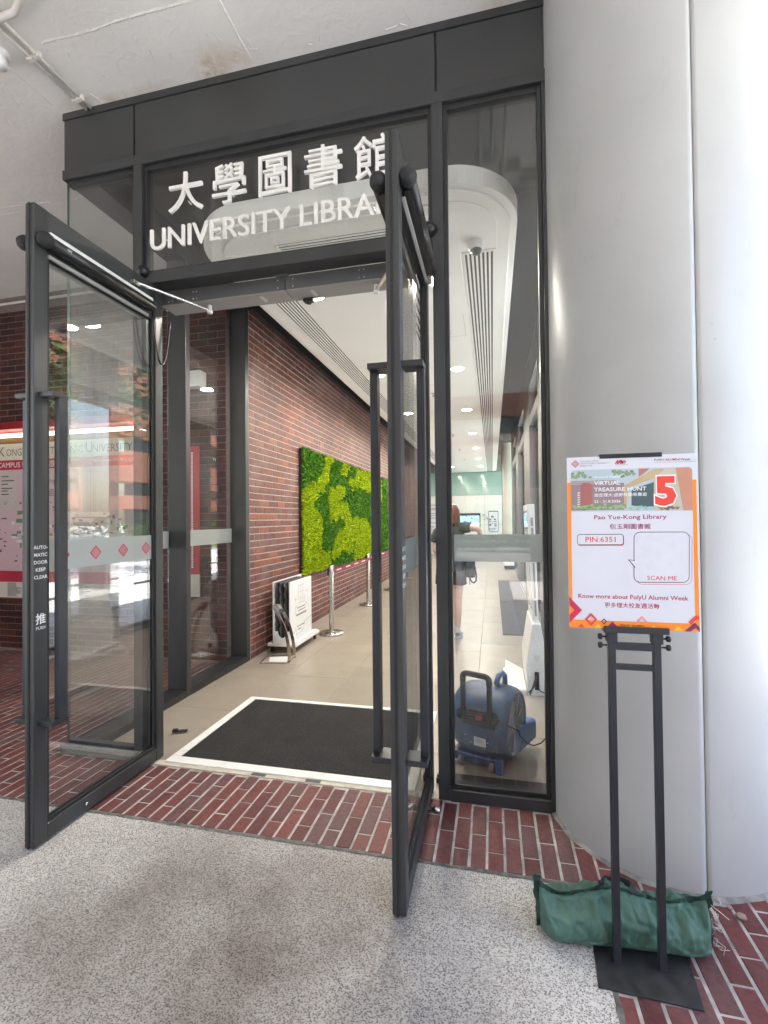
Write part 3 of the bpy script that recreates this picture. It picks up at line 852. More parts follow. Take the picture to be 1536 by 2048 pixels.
cc = thing('round_column', 'slim pale round column at the far end of the corridor', 'column', (.545, 14.5, 0))
MB().lathe((.545, 14.5, 0), [(.188, 0), (.188, 4.1)], 32).build('shaft', mat('pale_column', (.56, .53, .48), .6, 0, .05, 2), cc)

# ================================================================== ENTRANCE FRONT
ef = thing('glazed_entrance', 'charcoal framed glass entrance front under a dark fascia', 'facade', (-1.2, 0, 0))
for (a, c) in ((-2.735, -2.200), (-2.188, -.276), (-.264, .292)):
    box('fascia_panel', M['fascia'], ef, a, c, -.024, .05, 3.830, 4.160, .002)
box('fascia_backing', M['black'], ef, -2.73, .30, -.012, .06, 3.826, 4.209)
box('fascia_top_trim', M['frame'], ef, -2.745, .305, -.030, -.0125, 4.164, 4.2095, .002)
box('fascia_panel', M['fascia'], ef, -2.735, -2.70, .051, 1.915, 3.830, 4.160, .002)
box('fascia_top_trim', M['frame'], ef, -2.742, -2.70, .052, 1.915, 4.164, 4.2095)
box('head_rail', M['frame'], ef, -2.742, .306, -.034, .06, 3.762, 3.825, .003)
box('head_rail', M['frame'], ef, -2.742, -2.552, .0605, 2.06, 3.762, 3.8255, .003)
box('head_shadow_gap', M['black'], ef, -2.73, .29, -.020, .05, 3.8252, 3.8298)
box('mullion', M['frame'], ef, -2.192, -2.132, -.034, .075, 0, 3.7615, .003)
box('mullion', M['frame'], ef, -.298, -.236, -.034, .095, 0, 3.7615, .003)
box('mullion', M['frame'], ef, .276, .306, -.034, .075, 0, 3.7615, .003)
# inner glazing beads
for (a, c, z0, z1) in ((-2.1315, -.2985, 3.061, 3.7615), (-.2355, .2755, .0605, 3.7615), (-2.735, -2.1925, .0605, 3.7615)):
    b = MB(); e = .022
    if a > -2.7: b.box(a, a+e, -.014, .03, z0, z1)
    b.box(c-e, c, -.014, .03, z0, z1)
    b.box(a+e, c-e, -.014, .03, z1-e-.012, z1); b.box(a+e, c-e, -.014, .03, z0, z0+e)
    b.build('glazing_bead', M['frame2'], ef, .002)
    box('pane', M['glass'], ef, a+(.0 if a < -2.7 else .006), c-.006, .002, .014, z0+.006, z1-.006)
box('transom_bar', M['frame'], ef, -2.1315, -.2985, -.034, .085, 2.992, 3.0605, .003)
box('sill', M['frame'], ef, -2.762, -2.1925, -.036, .075, -.01, .0595, .003)
box('sill', M['frame'], ef, -.2355, .2755, -.034, .060, -.01, .0595, .003)
box('inner_plinth', M['frame2'], ef, -.2355, .50, .061, .225, -.01, .012, .002)
# glazed flank on the wall side
for (a, c) in ((.985, 1.045), (1.99, 2.065)):
    box('post', M['frame'], ef, -2.738, -2.552, a, c, 0, 3.7615, .003)
for (a, c) in ((.0755, .9845), (1.0455, 1.9895)):
    box('flank_sill', M['frame2'], ef, -2.738, -2.552, a, c, -.01, .055, .003)
    box('pane', M['doorglass'], ef, -2.735, -2.723, (.016 if a < .5 else a+.001), c-.001, .055, 3.76)
    box('frosted_band', M['frost'], ef, -2.7225, -2.7215, a, c, 1.267, 1.414)
box('corner_edge', M['glassedge'], ef, -2.737, -2.7352, .0, .016, .06, 3.76)
box('frosted_band', M['frost'], ef, -.205, .255, .0145, .0155, 1.266, 1.412)
box('frosted_band', M['frost'], ef, -2.72, -2.21, .0145, .0155, 1.267, 1.414)
for (x) in (-2.118, -.312):
    b = MB(); b.lathe((x, -.035, 3.068), [(.0, -.045), (.02, -.042), (.034, -.03), (.042, -.01), (.044, .0)], 20, (0, 1, 0))
    b.build('pivot_cap', M['black'], ef)
# entrance header with the door operators
hd = thing('door_operator', 'long grey automatic door operator box under the transom', 'door operator', (-1.2, .17, 2.9))
for (a, c) in ((-2.10, -1.224), (-1.220, -.335)):
    box('cover', M['greybox'], hd, a, c, .100, .250, 2.914, 3.0, .002)
    box('floor_lit_underside', M['greyenamel'], hd, a+.002, c-.002, .102, .248, 2.909, 2.9135)  # light bounced off the floor, put into the colour as a paler grey
for x in (-1.40, -1.06):
    MB().slab([Vector((x+q[0], q[1], 2.9088)) for q in rrect(-.012, .012, .13, .21, .011)], (0, 0, -.004)).build('signal_light', mat('milky_lens', (.5, .5, .48), .3), hd, .001)
box('fixing_bracket', M['greybox'], hd, -1.275, -1.195, .062, .1, 2.99, 3.03, .002)
b = MB().box(-1.155, -1.09, .220, .258, 2.888, 2.9085).lathe((-1.122, .239, 2.888), [(.020, 0), (.017, -.010), (.0, -.013)], 16, (0, 0, 1))
b.build('motion_sensor', M['black'], hd, .002)
b = MB().lathe((-.385, .17, 2.909), [(.022, 0), (.022, -.03), (.030, -.035), (.028, -.055), (0, -.06)], 16)
b.build('pivot_joint', M['black'], hd)
b = MB()
for x in (-2.04, -2.01, -1.86, -1.835, -1.27, -1.17, -.75, -.72):
    for z in (2.93, 2.975): MB().lathe((x, .0995, z), [(.004, 0), (.003, -.002), (0, -.0025)], 8, (0, 1, 0)).build('rivet', M['alu'], hd)
box('end_bracket', M['alu'], hd, -2.128, -2.101, .105, .20, 2.92, 2.985, .002)

# raised white sign lettering on the transom glass
sg = thing('library_sign', 'raised white Chinese and English lettering on the transom glass', 'sign', (-1.2, -.04, 3.2))
for ch, x, w in (('大', -1.800, .236), ('學', -1.505, .222), ('圖', -1.209, .205), ('書', -.912, .226), ('館', -.615, .226)):
    me = text_bm(ch, .002, .05, 4)
    fit_text(me, (x-w/2, -.055, 3.392), XU, ZV, w, .240, 0, False, .016)
    link_mesh('letter', me, M['letter'], sg)
me = text_bm('UNIVERSITY LIBRARY', .006, .05, 4, 1.0)
fit_text(me, (-2.049, -.055, 3.180), XU, ZV, 1.650, .131, 0, False, .014)
for q in islands(me): link_mesh('letter', q, M['letter'], sg)
b = MB()
for x in (-1.95, -1.62, -1.3, -.98, -.62): b.lathe((x, -.035, 3.25), [(.005, 0), (.005, .035)], 8, (0, 1, 0))
for x in (-1.8, -1.505, -1.209, -.912, -.615): b.lathe((x, -.035, 3.47), [(.005, 0), (.005, .035)], 8, (0, 1, 0))
b.build('standoff_pin', M['alu'], sg)

# ---------------------------------------------------------------- door leaves
def door(name, label, x0, x1, inner):
    """leaf swung out square to the front, x0..x1 thick; inner is the side (+1/-1) that faces the opening"""
    xc = (x0+x1)/2; ya, yb = -.818, .055
    d = thing(name, label, 'door', (xc, .03, 0), group='pair of open entrance doors')
    for (a, c) in ((ya, ya+.068), (yb-.066, yb)):
        box('stile', M['frame'], d, x0, x1, a, c, .012, 2.990, .003)
    box('top_rail', M['frame'], d, x0+.001, x1-.001, ya+.0685, yb-.0665, 2.785, 2.989, .003)
    box('bottom_rail', M['frame'], d, x0+.001, x1-.001, ya+.0685, yb-.0665, .013, .088, .003)
    box('pane', M['doorglass'], d, xc-.006, xc+.006, ya+.06, yb-.06, .08, 2.79)
    b = MB(); e = .016
    for s in (-1, 1):
        p0, p1 = (xc+.0065, xc+.017) if s > 0 else (xc-.017, xc-.0065)
        b.box(p0, p1, ya+.0687, ya+.0687+e, .089, 2.784); b.box(p0, p1, yb-.0667-e, yb-.0667, .089, 2.784)
        b.box(p0, p1, ya+.085, yb-.083, .089, .089+e); b.box(p0, p1, ya+.085, yb-.083, 2.784-e, 2.784)
    b.build('glazing_gasket', M['rubber'], d)
    box('edge_seal', M['rubber'], d, x0+.018, x0+.028, ya-.004, ya-.0005, .012, 2.99)
    fb = box('frosted_band', M['frost'], d, xc+.0062*inner-.0004, xc+.0062*inner+.0004+.0004, ya+.0850, yb-.083, 1.267, 1.414)
    U = YU*inner
    for y in (-.648, -.452, -.259, -.077):
        lattice_logo('logo', M['red'], fb, (xc+.0075*inner, y, 1.337), U, ZV, .033, .0008)
    for s in (-1, 1):
        fx = x1 if s > 0 else x0
        # pull bar
        h = MB()
        bx0, bx1 = sorted((fx+s*.052, fx+s*.082))
        h.box(bx0, bx1, -.762, -.716, .585, 2.085)
        hb = h.build('pull_handle', M['navy'], d, .002)
        for (z0, z1) in ((.562, .5849), (2.0851, 2.108)):
            q0, q1 = sorted((fx, fx+s*.083))
            box('handle_bracket', M['navy'], hb, q0, q1, -.800, -.714, z0, z1, .002)
        # presence sensor strip along the top
        st = MB()
        st.tube([(fx+s*.036, -.775, 2.822), (fx+s*.036, -.075, 2.822)], .027, 16)
        st.box(*sorted((fx+s*.008, fx+s*.04)), -.76, -.09, 2.789, 2.80)
        sb = st.build('sensor_strip', M['black'], d)
        MB().lathe((fx+s*.032, -.79, 2.822), [(0, -.036), (.018, -.032), (.031, -.018), (.036, 0), (.033, .018), (.026, .03)], 20, (0, 1, 0)).build('end_cap', M['rubber'], sb)
        box('rail_cover', M['whitemetal0'], sb, *sorted((fx+s*.001, fx+s*.034)), -.765, -.070, 2.8515, 2.874, .002)
        box('lower_lip', M['greyenamel'], sb, *sorted((fx+s*.001, fx+s*.014)), -.752, -.085, 2.758, 2.774, .001)
        box('strip_badge', M['alu'], sb, *sorted((fx+s*.0625, fx+s*.0632)), -.70, -.675, 2.815, 2.828)
    return d
DL = door('door_leaf', 'open glass door leaf beside the campus map, lettered AUTOMATIC DOOR KEEP CLEAR', -2.105, -2.053, 1)
DR = door('door_leaf', 'open glass door leaf seen edge-on next to the pebble paving and tall side window', -.386, -.333, -1)
M['print_white'] = flat('white_print', (.75, .76, .76))
for i, s in enumerate(('AUTO-', 'MATIC', 'DOOR', 'KEEP', 'CLEAR')):
    text('lettering', s, M['print_white'], DL, (-2.053, -.7845, 1.376-.0345*i), YU, ZV, h=.0165, off=.0006, bold=.012, center=True)
text('lettering', '推', M['print_white'], DL, (-2.053, -.7845, 1.028), YU, ZV, h=.050, off=.0006, bold=.014, center=True)
text('lettering', 'PUSH', M['print_white'], DL, (-2.053, -.7845, 1.003), YU, ZV, h=.0145, off=.0006, bold=.008, center=True)
for i, s in enumerate(('AUTO-', 'MATIC', 'DOOR', 'KEEP', 'CLEAR')):
    text('lettering', s, M['print_white'], DR, (-.333, -.7845, 1.376-.0345*i), YU, ZV, h=.0165, off=.0006, bold=.012, center=True)
# operator arms
def arm(parent, p, q):
    a = MB().beam(p, q, .022, .010).build('operator_arm', M['alu'], parent, .002)
    b = MB().lathe((q[0], q[1], q[2]-.018), [(0, 0), (.016, 0), (.018, .012), (.013, .022), (.013, .052)], 16)
    b.build('arm_pivot', M['whiteplastic'], a)
arm(DL, (-2.02, -.20, 2.905), (-1.775, .155, 2.868))
MB().box(-2.0525, -2.015, -.235, -.185, 2.893, 2.915).build('arm_shoe', M['alu'], DL, .002)
arm(DR, (-.42, -.20, 2.905), (-.66, .155, 2.868))
pts = []
for t in range(25):
    u = t/24; y = -.085+.185*u
    z = 2.79-.30*math.sin(math.pi*min(1, u*1.02))**.7 if u < .85 else 2.79-.30*math.sin(math.pi*.87)**.7+(u-.85)*1.1
    pts.append((-2.012-.02*u, y, z))
MB().tube(pts, .0065, 8).build('door_cable', M['black'], DL)
for dd, xs in ((DL, -1), (DR, 1)):
    fx = -2.053 if xs < 0 else -.333
    b = MB().lathe((fx, -.20, .045), [(.010, 0), (.010, .03), (.018, .031), (.018, .045)], 16, (1, 0, 0)).lathe((fx+.0455, -.20, .045), [(.0185, 0), (.0185, .014), (0, .016)], 16, (1, 0, 0))
    if xs > 0: b.build('door_stop', M['steel'], dd)
    else:
        b.bm.free()
        MB().lathe((fx, -.53, .05), [(.008, -.001), (.008, .004), (0, .005)], 12, (1, 0, 0)).build('lock_screw', M['steel'], dd)

# ---------------------------------------------------------------- big round column
cl = thing('round_column', 'huge pale grey round column clad in tall smooth panels beside the entrance', 'column', (.790, .034, 0))
CX, CY, CRD = .790, .034, .500
seams = [-88.5, 1.5, 91.5, 181.5]
for i, a0 in enumerate(seams):
    a1 = seams[(i+1) % 4]+(360 if i == 3 else 0)
    b = MB(); e = .22
    n = 40; R = CRD; prof = []
    for k in range(n+1):
        t = math.radians(a0+e+(a1-a0-2*e)*k/n); prof.append((math.cos(t), math.sin(t)))
    lo = [b.bm.verts.new((CX+R*c, CY+R*s, .012)) for c, s in prof]; hi = [b.bm.verts.new((CX+R*c, CY+R*s, 4.2095)) for c, s in prof]
    li = [b.bm.verts.new((CX+(R-.02)*c, CY+(R-.02)*s, .012)) for c, s in prof]; hi2 = [b.bm.verts.new((CX+(R-.02)*c, CY+(R-.02)*s, 4.2095)) for c, s in prof]
    for k in range(n):
        f = b.bm.faces.new((lo[k], lo[k+1], hi[k+1], hi[k])); f.smooth = True
    b.bm.faces.new((lo[0], hi[0], hi2[0], li[0])); b.bm.faces.new((li[n], hi2[n], hi[n], lo[n]))
    b.build('cladding_panel', M['column'], cl, fix=False)
MB().lathe((CX, CY, 0), [(CRD-.012, 0), (CRD-.012, 4.2)], 64).build('core', M['greyenamel'], cl)
b = MB(); n = 120; prev = None
for k in range(n+1):
    t = 2*math.pi*k/n; w = .012+.022*abs(noise.noise(Vector((math.cos(t)*3, math.sin(t)*3, 1))))
    cur = [b.bm.verts.new((CX+(CRD-.005)*math.cos(t), CY+(CRD-.005)*math.sin(t), .014)), b.bm.verts.new((CX+(CRD+w)*math.cos(t), CY+(CRD+w)*math.sin(t), .0006))]
    if prev: b.bm.faces.new((prev[0], prev[1], cur[1], cur[0]))
    prev = cur
b.build('mortar_fillet', mat('weathered_fillet', (.27, .255, .235), .9, 0, .4, 14, .5, 120), cl)

# ---------------------------------------------------------------- entrance mat
mt = thing('entrance_mat', 'large charcoal entrance mat framed in white behind the brick strip', 'mat', (-1.22, .55, 0))
box('pile', M['matpile'], mt, -1.945, -.497, .082, 1.045, .001, .007, .002)
M['whitemetal'] = mat('white_coated_metal', (.74, .73, .70), .35, 0, .06, 12)
for (x0, x1, y0, y1) in ((-2.008, -.435, .006, .078), (-2.008, -.435, 1.049, 1.094), (-2.008, -1.948, .0785, 1.0485), (-.494, -.435, .0785, 1.0485)):
    box('border', M['whitemetal'], mt, x0, x1, y0, y1, .0005, .010, .003)
for x, lab in ((-1.36, 'small worn metal plate at the white mat border, the one nearer the door wedge'), (-1.02, 'small worn metal plate at the white mat border, the one nearer the side window')):
    tag(box('floor_lock_plate', M['greybox'], None, x-.045, x+.045, -.024, .002, .002, .0055, .001), lab, 'lock plate', 'floor lock plates at the threshold')
b = MB().obox((-2.177, .384, .013), (.9, .42, 0), (-.42, .9, 0), (0, 0, 1), .05, .014, .004)
b.obox((-2.205, .370, .022), (.9, .42, 0), (-.42, .9, 0), (0, 0, 1), .018, .014, .008)
tag(b.build('door_wedge', M['rubber'], None, .002), 'small black rubber door wedge lying on the beige tiles', 'door wedge')
b = MB().box(-.330, -.302, .12, .17, .0, .03).box(-.325, -.307, .13, .16, .03, .045)
tag(b.build('floor_stop', M['black'], None, .003), 'small black floor stop at the foot of the door mullion', 'door stop')

# ================================================================== CORRIDOR THINGS
# ---------------------------------------------------------------- ceiling downlights
M['lampglow'] = emit_mat('lamp_lens', (1.0, .90, .70), 7.0)
def downlight(x, y, lab, first=None):
    if first is None:
        d = thing('downlight', lab, 'ceiling lamp', (x, y, ZC-.012), group='round downlights in the ceiling raft')
        b = MB().lathe((x, y, ZC-.0125), [(.078, 0), (.098, -.006), (.104, -.003), (.104, 0)], 32)
        b.build('trim_ring', M['traywhite'], d)
        MB().lathe((x, y, ZC-.0125), [(.077, -.002), (0, -.0025)], 32).build('lens', M['lampglow'], d)
        ld = bpy.data.lights.new('lamp_light', 'AREA'); ld.shape = 'DISK'; ld.size = .15; ld.energy = LAMP_W; ld.color = (1, .93, .82); ld.spread = math.radians(178)
        lo = bpy.data.objects.new('lamp_light', ld); COL.objects.link(lo); lo.parent = d; lo.location = (0, 0, -.012)
        return d
    d = copy_tree(first, None, (x, y, ZC-.012)); d['label'] = lab
    return d
ords = ['first', 'second', 'third', 'fourth', 'fifth', 'sixth', 'seventh']
LP = [1.2, 3.5, 5.84, 8.2, 10.5, 12.8, 15.1]
first = None
for i, y in enumerate(LP):
    dl_ = downlight(-.41, y, '%s round downlight from the doors, row beside the side window diffuser' % ords[i], first)
    first = first or dl_
for i, y in enumerate(LP):
    downlight(-1.45, y, '%s round downlight from the doors, row beside the brick wall diffuser' % ords[i], first)
sp0 = None
for i, y in enumerate((4.6, 8.24, 10.55, 12.8)):
    lab = '%s tiny sprinkler head along the white ceiling raft from the doors' % ords[i]
    if sp0 is None:
        sp0 = thing('sprinkler_head', lab, 'sprinkler', (-.85, y, ZC-.012), group='sprinkler heads in the raft')
        MB().lathe((-.85, y, ZC-.0125), [(.035, 0), (.03, -.008), (.012, -.010), (.010, -.035), (.028, -.038), (.028, -.042), (0, -.043)], 14).build('head', M['steel'], sp0)
    else:
        c = copy_tree(sp0, None, (-.85, y, ZC-.012)); c['label'] = lab
# ---------------------------------------------------------------- dome cameras
def dome(loc, lab, r, flip=1):
    d = thing('dome_camera', lab, 'security camera', loc)
    MB().lathe(loc, [(r, 0), (r, -.03*r/.06), (r*.93, -.05*r/.06), (r*.72, -.058*r/.06)], 28).build('housing', M['whiteplastic'], d)
    MB().lathe((loc[0], loc[1], loc[2]-.052*r/.06), [(r*.72, 0), (r*.66, -.018*r/.06), (r*.45, -.035*r/.06), (0, -.044*r/.06)], 24).build('dome', M['black'], d)
    return d
dome((-.085, .735, ZC-.0105), 'small white dome camera on the rounded nose of the ceiling raft', .056)
dc = thing('ceiling_camera', 'white camera with black lens on the porch ceiling by the conduits', 'security camera', (-2.735, -.455, 4.21))
b = MB().lathe((-2.735, -.455, 4.209), [(.055, 0), (.055, -.02), (.02, -.025), (.02, -.045)], 20).lathe((-2.735, -.445, 4.155), [(0, .055), (.022, .053), (.034, .04), (.038, .015), (.038, -.015), (.033, -.033)], 24, (.45, -.55, -.3))
b.build('housing', M['whiteplastic'], dc)
MB().lathe((-2.735, -.445, 4.155), [(.032, -.0335), (.027, -.041), (0, -.043)], 24, (.45, -.55, -.3)).build('lens', M['black'], dc)
M['conduit'] = mat('painted_conduit', (.66, .63, .58), .5, 0, .08, 8)
for pts, r, lab in (([(-2.70, -4.5, 4.196), (-2.585, -.55, 4.196), (-2.552, -.03, 4.196)], .0085, 'painted straight conduit ending at the fascia, outer one of two'),
                    ([(-2.64, -4.5, 4.196), (-2.53, -.55, 4.196), (-2.515, -.035, 4.196)], .0105, 'thicker painted straight conduit ending in a clip at the fascia')):
    cd = thing('ceiling_conduit', lab, 'conduit', (pts[-1][0], pts[-1][1], 4.2))
    MB().tube(pts, r, 10).build('pipe', M['conduit'], cd)
    for f in (.97, .86):
        p = Vector(pts[1]).lerp(Vector(pts[2]), (f-.8)/.2)
        box('saddle_clip', M['conduit'], cd, p.x-.022, p.x+.022, p.y-.012, p.y+.012, 4.18, 4.21, .002)
pts = [(-3.4, -1.5, 4.17), (-2.9, -.72, 4.17), (-2.62, -.615, 4.17), (-2.40, -.63, 4.17), (-2.22, -.72, 4.17), (-2.1, -1.0, 4.17), (-2.05, -2.0, 4.17)]
tag(MB().tube(pts, .018, 10).build('flexible_conduit', M['conduit'], None), 'thick curved white flexible conduit across the porch ceiling corner', 'conduit')
# services on the porch soffit above the visitor, mirrored in the tall side window
sv = thing('ceiling_pipework', 'painted pipes and junction boxes under the porch ceiling', 'pipework', (0, -1, 4.2))
b = MB()
for y, r in ((-1.25, .03), (-1.36, .022), (-1.46, .03)): b.tube([(-2.0, y, 4.15), (1.8, y, 4.15)], r, 10)
for x in (-.05, .03, .12): b.tube([(x, -1.25, 4.15), (x, -1.0, 4.14), (x, -.2, 4.14)], .011, 8)
b.build('pipe', M['conduit'], sv)
box('junction_box', M['conduit'], sv, -.09, .08, -1.05, -.93, 4.10, 4.2095, .004)
box('junction_box', M['conduit'], sv, .10, .24, -1.2, -1.06, 4.10, 4.2095, .004)

# ---------------------------------------------------------------- moss panel
LIME = [[(4.25, 2.49), (4.72, 2.49), (4.47, 2.29), (4.41, 2.11), (4.12, 1.88), (3.92, 1.87), (3.87, 2.05), (4.13, 2.18), (4.25, 2.33)], [(3.31, 1.89), (3.82, 2.04), (3.92, 1.88), (3.76, 1.68), (4.12, 1.55), (4.11, 1.28), (4.11, 1.06), (4.44, 1.0), (4.5, 0.74), (3.33, 0.74)], [(5.02, 2.43), (5.56, 2.47), (5.33, 2.27), (5.05, 2.26)], [(5.56, 2.24), (5.96, 2.28), (5.97, 2.44), (6.8, 2.5), (7.62, 2.44), (8.04, 2.36), (8.03, 1.92), (7.1, 2.02), (6.59, 2.1), (5.87, 2.1), (5.71, 2.02), (5.48, 2.12)], [(4.47, 2.01), (5.33, 2.09), (5.25, 1.93), (4.9, 1.79), (5.39, 1.76), (5.54, 1.6), (5.69, 1.46), (6.02, 1.56), (6.76, 1.46), (7.07, 1.29), (7.21, 0.86), (6.74, 0.74), (5.75, 0.76), (5.84, 1.09), (5.59, 0.89), (5.08, 0.97), (4.56, 0.85), (4.56, 0.99), (4.69, 1.18), (5.02, 1.34), (5.3, 1.38), (5.17, 1.53), (4.89, 1.58), (4.76, 1.43), (4.51, 1.51), (4.4, 1.79)], [(7.18, 1.45), (7.58, 1.48), (7.87, 1.28), (7.56, 1.14), (7.06, 1.24)], [(8.72, 2.41), (9.41, 2.43), (9.39, 2.13), (8.69, 1.69)], [(8.73, 1.1), (9.34, 1.14), (9.32, 0.72), (8.72, 0.79)]]
def inside(p, poly):
    x, y = p; c = False; j = len(poly)-1
    for i in range(len(poly)):
        if (poly[i][1] > y) != (poly[j][1] > y) and x < (poly[j][0]-poly[i][0])*(y-poly[i][1])/(poly[j][1]-poly[i][1])+poly[i][0]: c = not c
        j = i
    return c
def moss_mat(name, stops):
    m, nt, b, N, L = new_mat(name)
    ge = N.new('ShaderNodeNewGeometry'); cr = N.new('ShaderNodeValToRGB'); e = cr.color_ramp.elements
    e[0].position = 0; e[0].color = (*stops[0], 1); e[1].position = 1; e[1].color = (*stops[-1], 1)
    for i, c in enumerate(stops[1:-1]):
        q = e.new((i+1)/(len(stops)-1)); q.color = (*c, 1)
    L.new(ge.outputs['Random Per Island'], cr.inputs[0]); L.new(cr.outputs[0], b.inputs['Base Color'])
    b.inputs['Roughness'].default_value = .75
    b.inputs['Specular IOR Level'].default_value = .2
    return m
M['mossdark'] = moss_mat('deep_green_moss', [(.03, .095, .006), (.06, .18, .010), (.10, .26, .016)])
M['mosslime'] = moss_mat('lime_moss', [(.16, .26, .005), (.29, .43, .008), (.45, .56, .014), (.37, .42, .008)])
mp_ = thing('moss_panel', 'big preserved moss wall panel in lime and deep green patches', 'moss panel', (-2.53, 6.4, .76))
box('backing_board', M['slot'], mp_, -2.5495, -2.515, 3.40, 9.36, .775, 2.475)
tv_ = {0: ([], []), 1: ([], [])}
rr = random.Random(11)
def tuft(store, y, z, size, lime):
    V_, F_ = store
    x0 = -2.517
    n = 4 if lime else 3
    for k in range(n):
        a = rr.uniform(0, 6.28); l = size*rr.uniform(.7, 1.3); w = size*rr.uniform(.22, .38)
        out = rr.uniform(.5, 1.0)*(.055 if lime else .042)
        dy, dz = math.cos(a)*l*.55, math.sin(a)*l*.55 - (0 if lime else .35*size)
        b0 = len(V_); px_, pz_ = -math.sin(a)*w, math.cos(a)*w
        ya, za = y+rr.uniform(-.3, .3)*size, z+rr.uniform(-.3, .3)*size
        V_ += [(x0, ya, za), (x0+out*.65, ya+dy*.55+px_, za+dz*.55+pz_), (x0+out, ya+dy, za+dz), (x0+out*.62, ya+dy*.55-px_, za+dz*.55-pz_)]
        F_ += [(b0, b0+1, b0+2), (b0, b0+2, b0+3)]
y = 3.40
while y < 9.35:
    st = .022 if y < 5 else (.030 if y < 7 else .042)
    z = .765
    while z < 2.485:
        yy, zz = y+rr.uniform(-.5, .5)*st, z+rr.uniform(-.5, .5)*st
        wob = (noise.noise(Vector((yy*5, zz*5, 0)))*.07, noise.noise(Vector((yy*5, zz*5, 7)))*.07)
        lime = any(inside((yy+wob[0], zz+wob[1]), p) for p in LIME)
        tuft(tv_[1 if lime else 0], yy, zz, st*1.55, lime)
        z += st
    y += st
for k, nme, mm in ((0, 'dark_moss', 'mossdark'), (1, 'lime_moss', 'mosslime')):
    me = bpy.data.meshes.new(nme); me.from_pydata(tv_[k][0], [], tv_[k][1])
    link_mesh(nme, me, M[mm], mp_)['kind'] = 'stuff'

# ---------------------------------------------------------------- barrier posts and belts
M['belt'] = flat('crimson_belt', (.30, .012, .05))
labs = ['steel barrier post nearest the signboard trolley, end of the red belt', 'second steel barrier post along the moss wall from the entrance doors', 'third steel barrier post along the moss wall, farther down the corridor', 'last steel barrier post at the end of the moss panel']
PP = [(-2.07, 3.32), (-2.13, 5.42), (-2.10, 7.19), (-2.10, 9.1)]
first = None
for i, (x, y) in enumerate(PP):
    if first is None:
        first = thing('barrier_post', labs[0], 'barrier post', (x, y, 0), group='barrier posts along the moss wall')
        MB().lathe((x, y, 0), [(.160, .001), (.162, .006), (.162, .024), (.152, .032), (.06, .042), (.036, .05)], 40).build('base', M['steel'], first)
        MB().lathe((x, y, .05), [(.032, -.01), (.032, .70)], 28).build('tube', M['steel'], first)
        MB().lathe((x, y, .75), [(.036, 0), (.037, .01), (.037, .145), (.030, .152), (0, .153)], 28).build('belt_head', M['steel'], first)
        box('belt_slot', M['black'], first, x-.042, x-.030, y-.03, y+.03, .77, .86, .003)
    else:
        c = copy_tree(first, None, (x, y, 0)); c['label'] = labs[i]
belt_labs = ['red retractable belt with white text between the two nearest barrier posts', 'red retractable belt with white text between second and third barrier posts', 'far red retractable belt running on past the third barrier post']
for (p, q, lab) in zip(PP, PP[1:], belt_labs):
    bt = thing('barrier_belt', lab, 'belt', (p[0], p[1]+.04, .815), group='red belts of the barrier posts')
    box('strap', M['belt'], bt, p[0]-.001, p[0]+.001, p[1]+.042, q[1]-.045, .79, .84)
    y = p[1]+.22
    b = MB()
    while y < q[1]-.35:
        for k in range(9):
            b.box(p[0]+.0011, p[0]+.0018, y+k*.024, y+k*.024+.018, .806, .824)
        y += .42
    b.build('print', M['print_white'], bt)

# ---------------------------------------------------------------- signboard trolley
tr = thing('signboard_trolley', 'low white wheeled trolley carrying upright white sign boards by the brick wall', 'trolley', (-2.32, 2.75, 0))
box('deck', M['white'], tr, -2.50, -2.155, 2.36, 3.10, .075, .105, .003)
box('deck_rim', M['white'], tr, -2.205, -2.16, 2.40, 3.04, .1055, .128, .002)
box('deck_groove', M['greyenamel'], tr, -2.222, -2.207, 2.40, 3.04, .1055, .112)
board = box('front_board', M['paper'], tr, -2.236, -2.222, 2.36, 3.0, .106, .80, .002)
board.data.materials[0] = M['whiteplastic']
box('back_board', M['whiteplastic'], tr, -2.435, -2.42, 2.36, 3.16, .106, .80, .002)
b = MB(); rr = random.Random(4)
pts = [(-2.418, 2.3595), (-2.238, 2.3595)]
end = [Vector((-2.4195, 2.362, .106)), Vector((-2.2365, 2.362, .106)), Vector((-2.2365, 2.362, .245))]
for k in range(9):
    t = math.pi*k/8; end.append(Vector((-2.322+.05*math.cos(t), 2.362, .245-.075*math.sin(t))))
end += [Vector((-2.4195, 2.362, .245))]
b.slab(end, (0, .006, 0)); b.build('end_cover', M['whiteplastic'], tr)
for i in range(9):
    x = -2.41+i*.019
    b = MB(); prev = None
    for k in range(30):
        z = .11+.68*k/29; w = .004*math.sin(k*1.3+i)+rr.uniform(-.003, .003)
        cur = [b.bm.verts.new((x+w, 2.375+rr.uniform(0, .012), z)), b.bm.verts.new((x+w, 3.0, z))]
        if prev: b.bm.faces.new((prev[0], prev[1], cur[1], cur[0]))
        prev = cur
    sh = b.build('stored_sheet', mat('grey_felt_sheet_%d' % i, [(.20, .20, .21), (.10, .10, .10), (.02, .02, .02)][i % 3], .9), tr, fix=False)
    sd = sh.modifiers.new('thickness', 'SOLIDIFY'); sd.thickness = .004
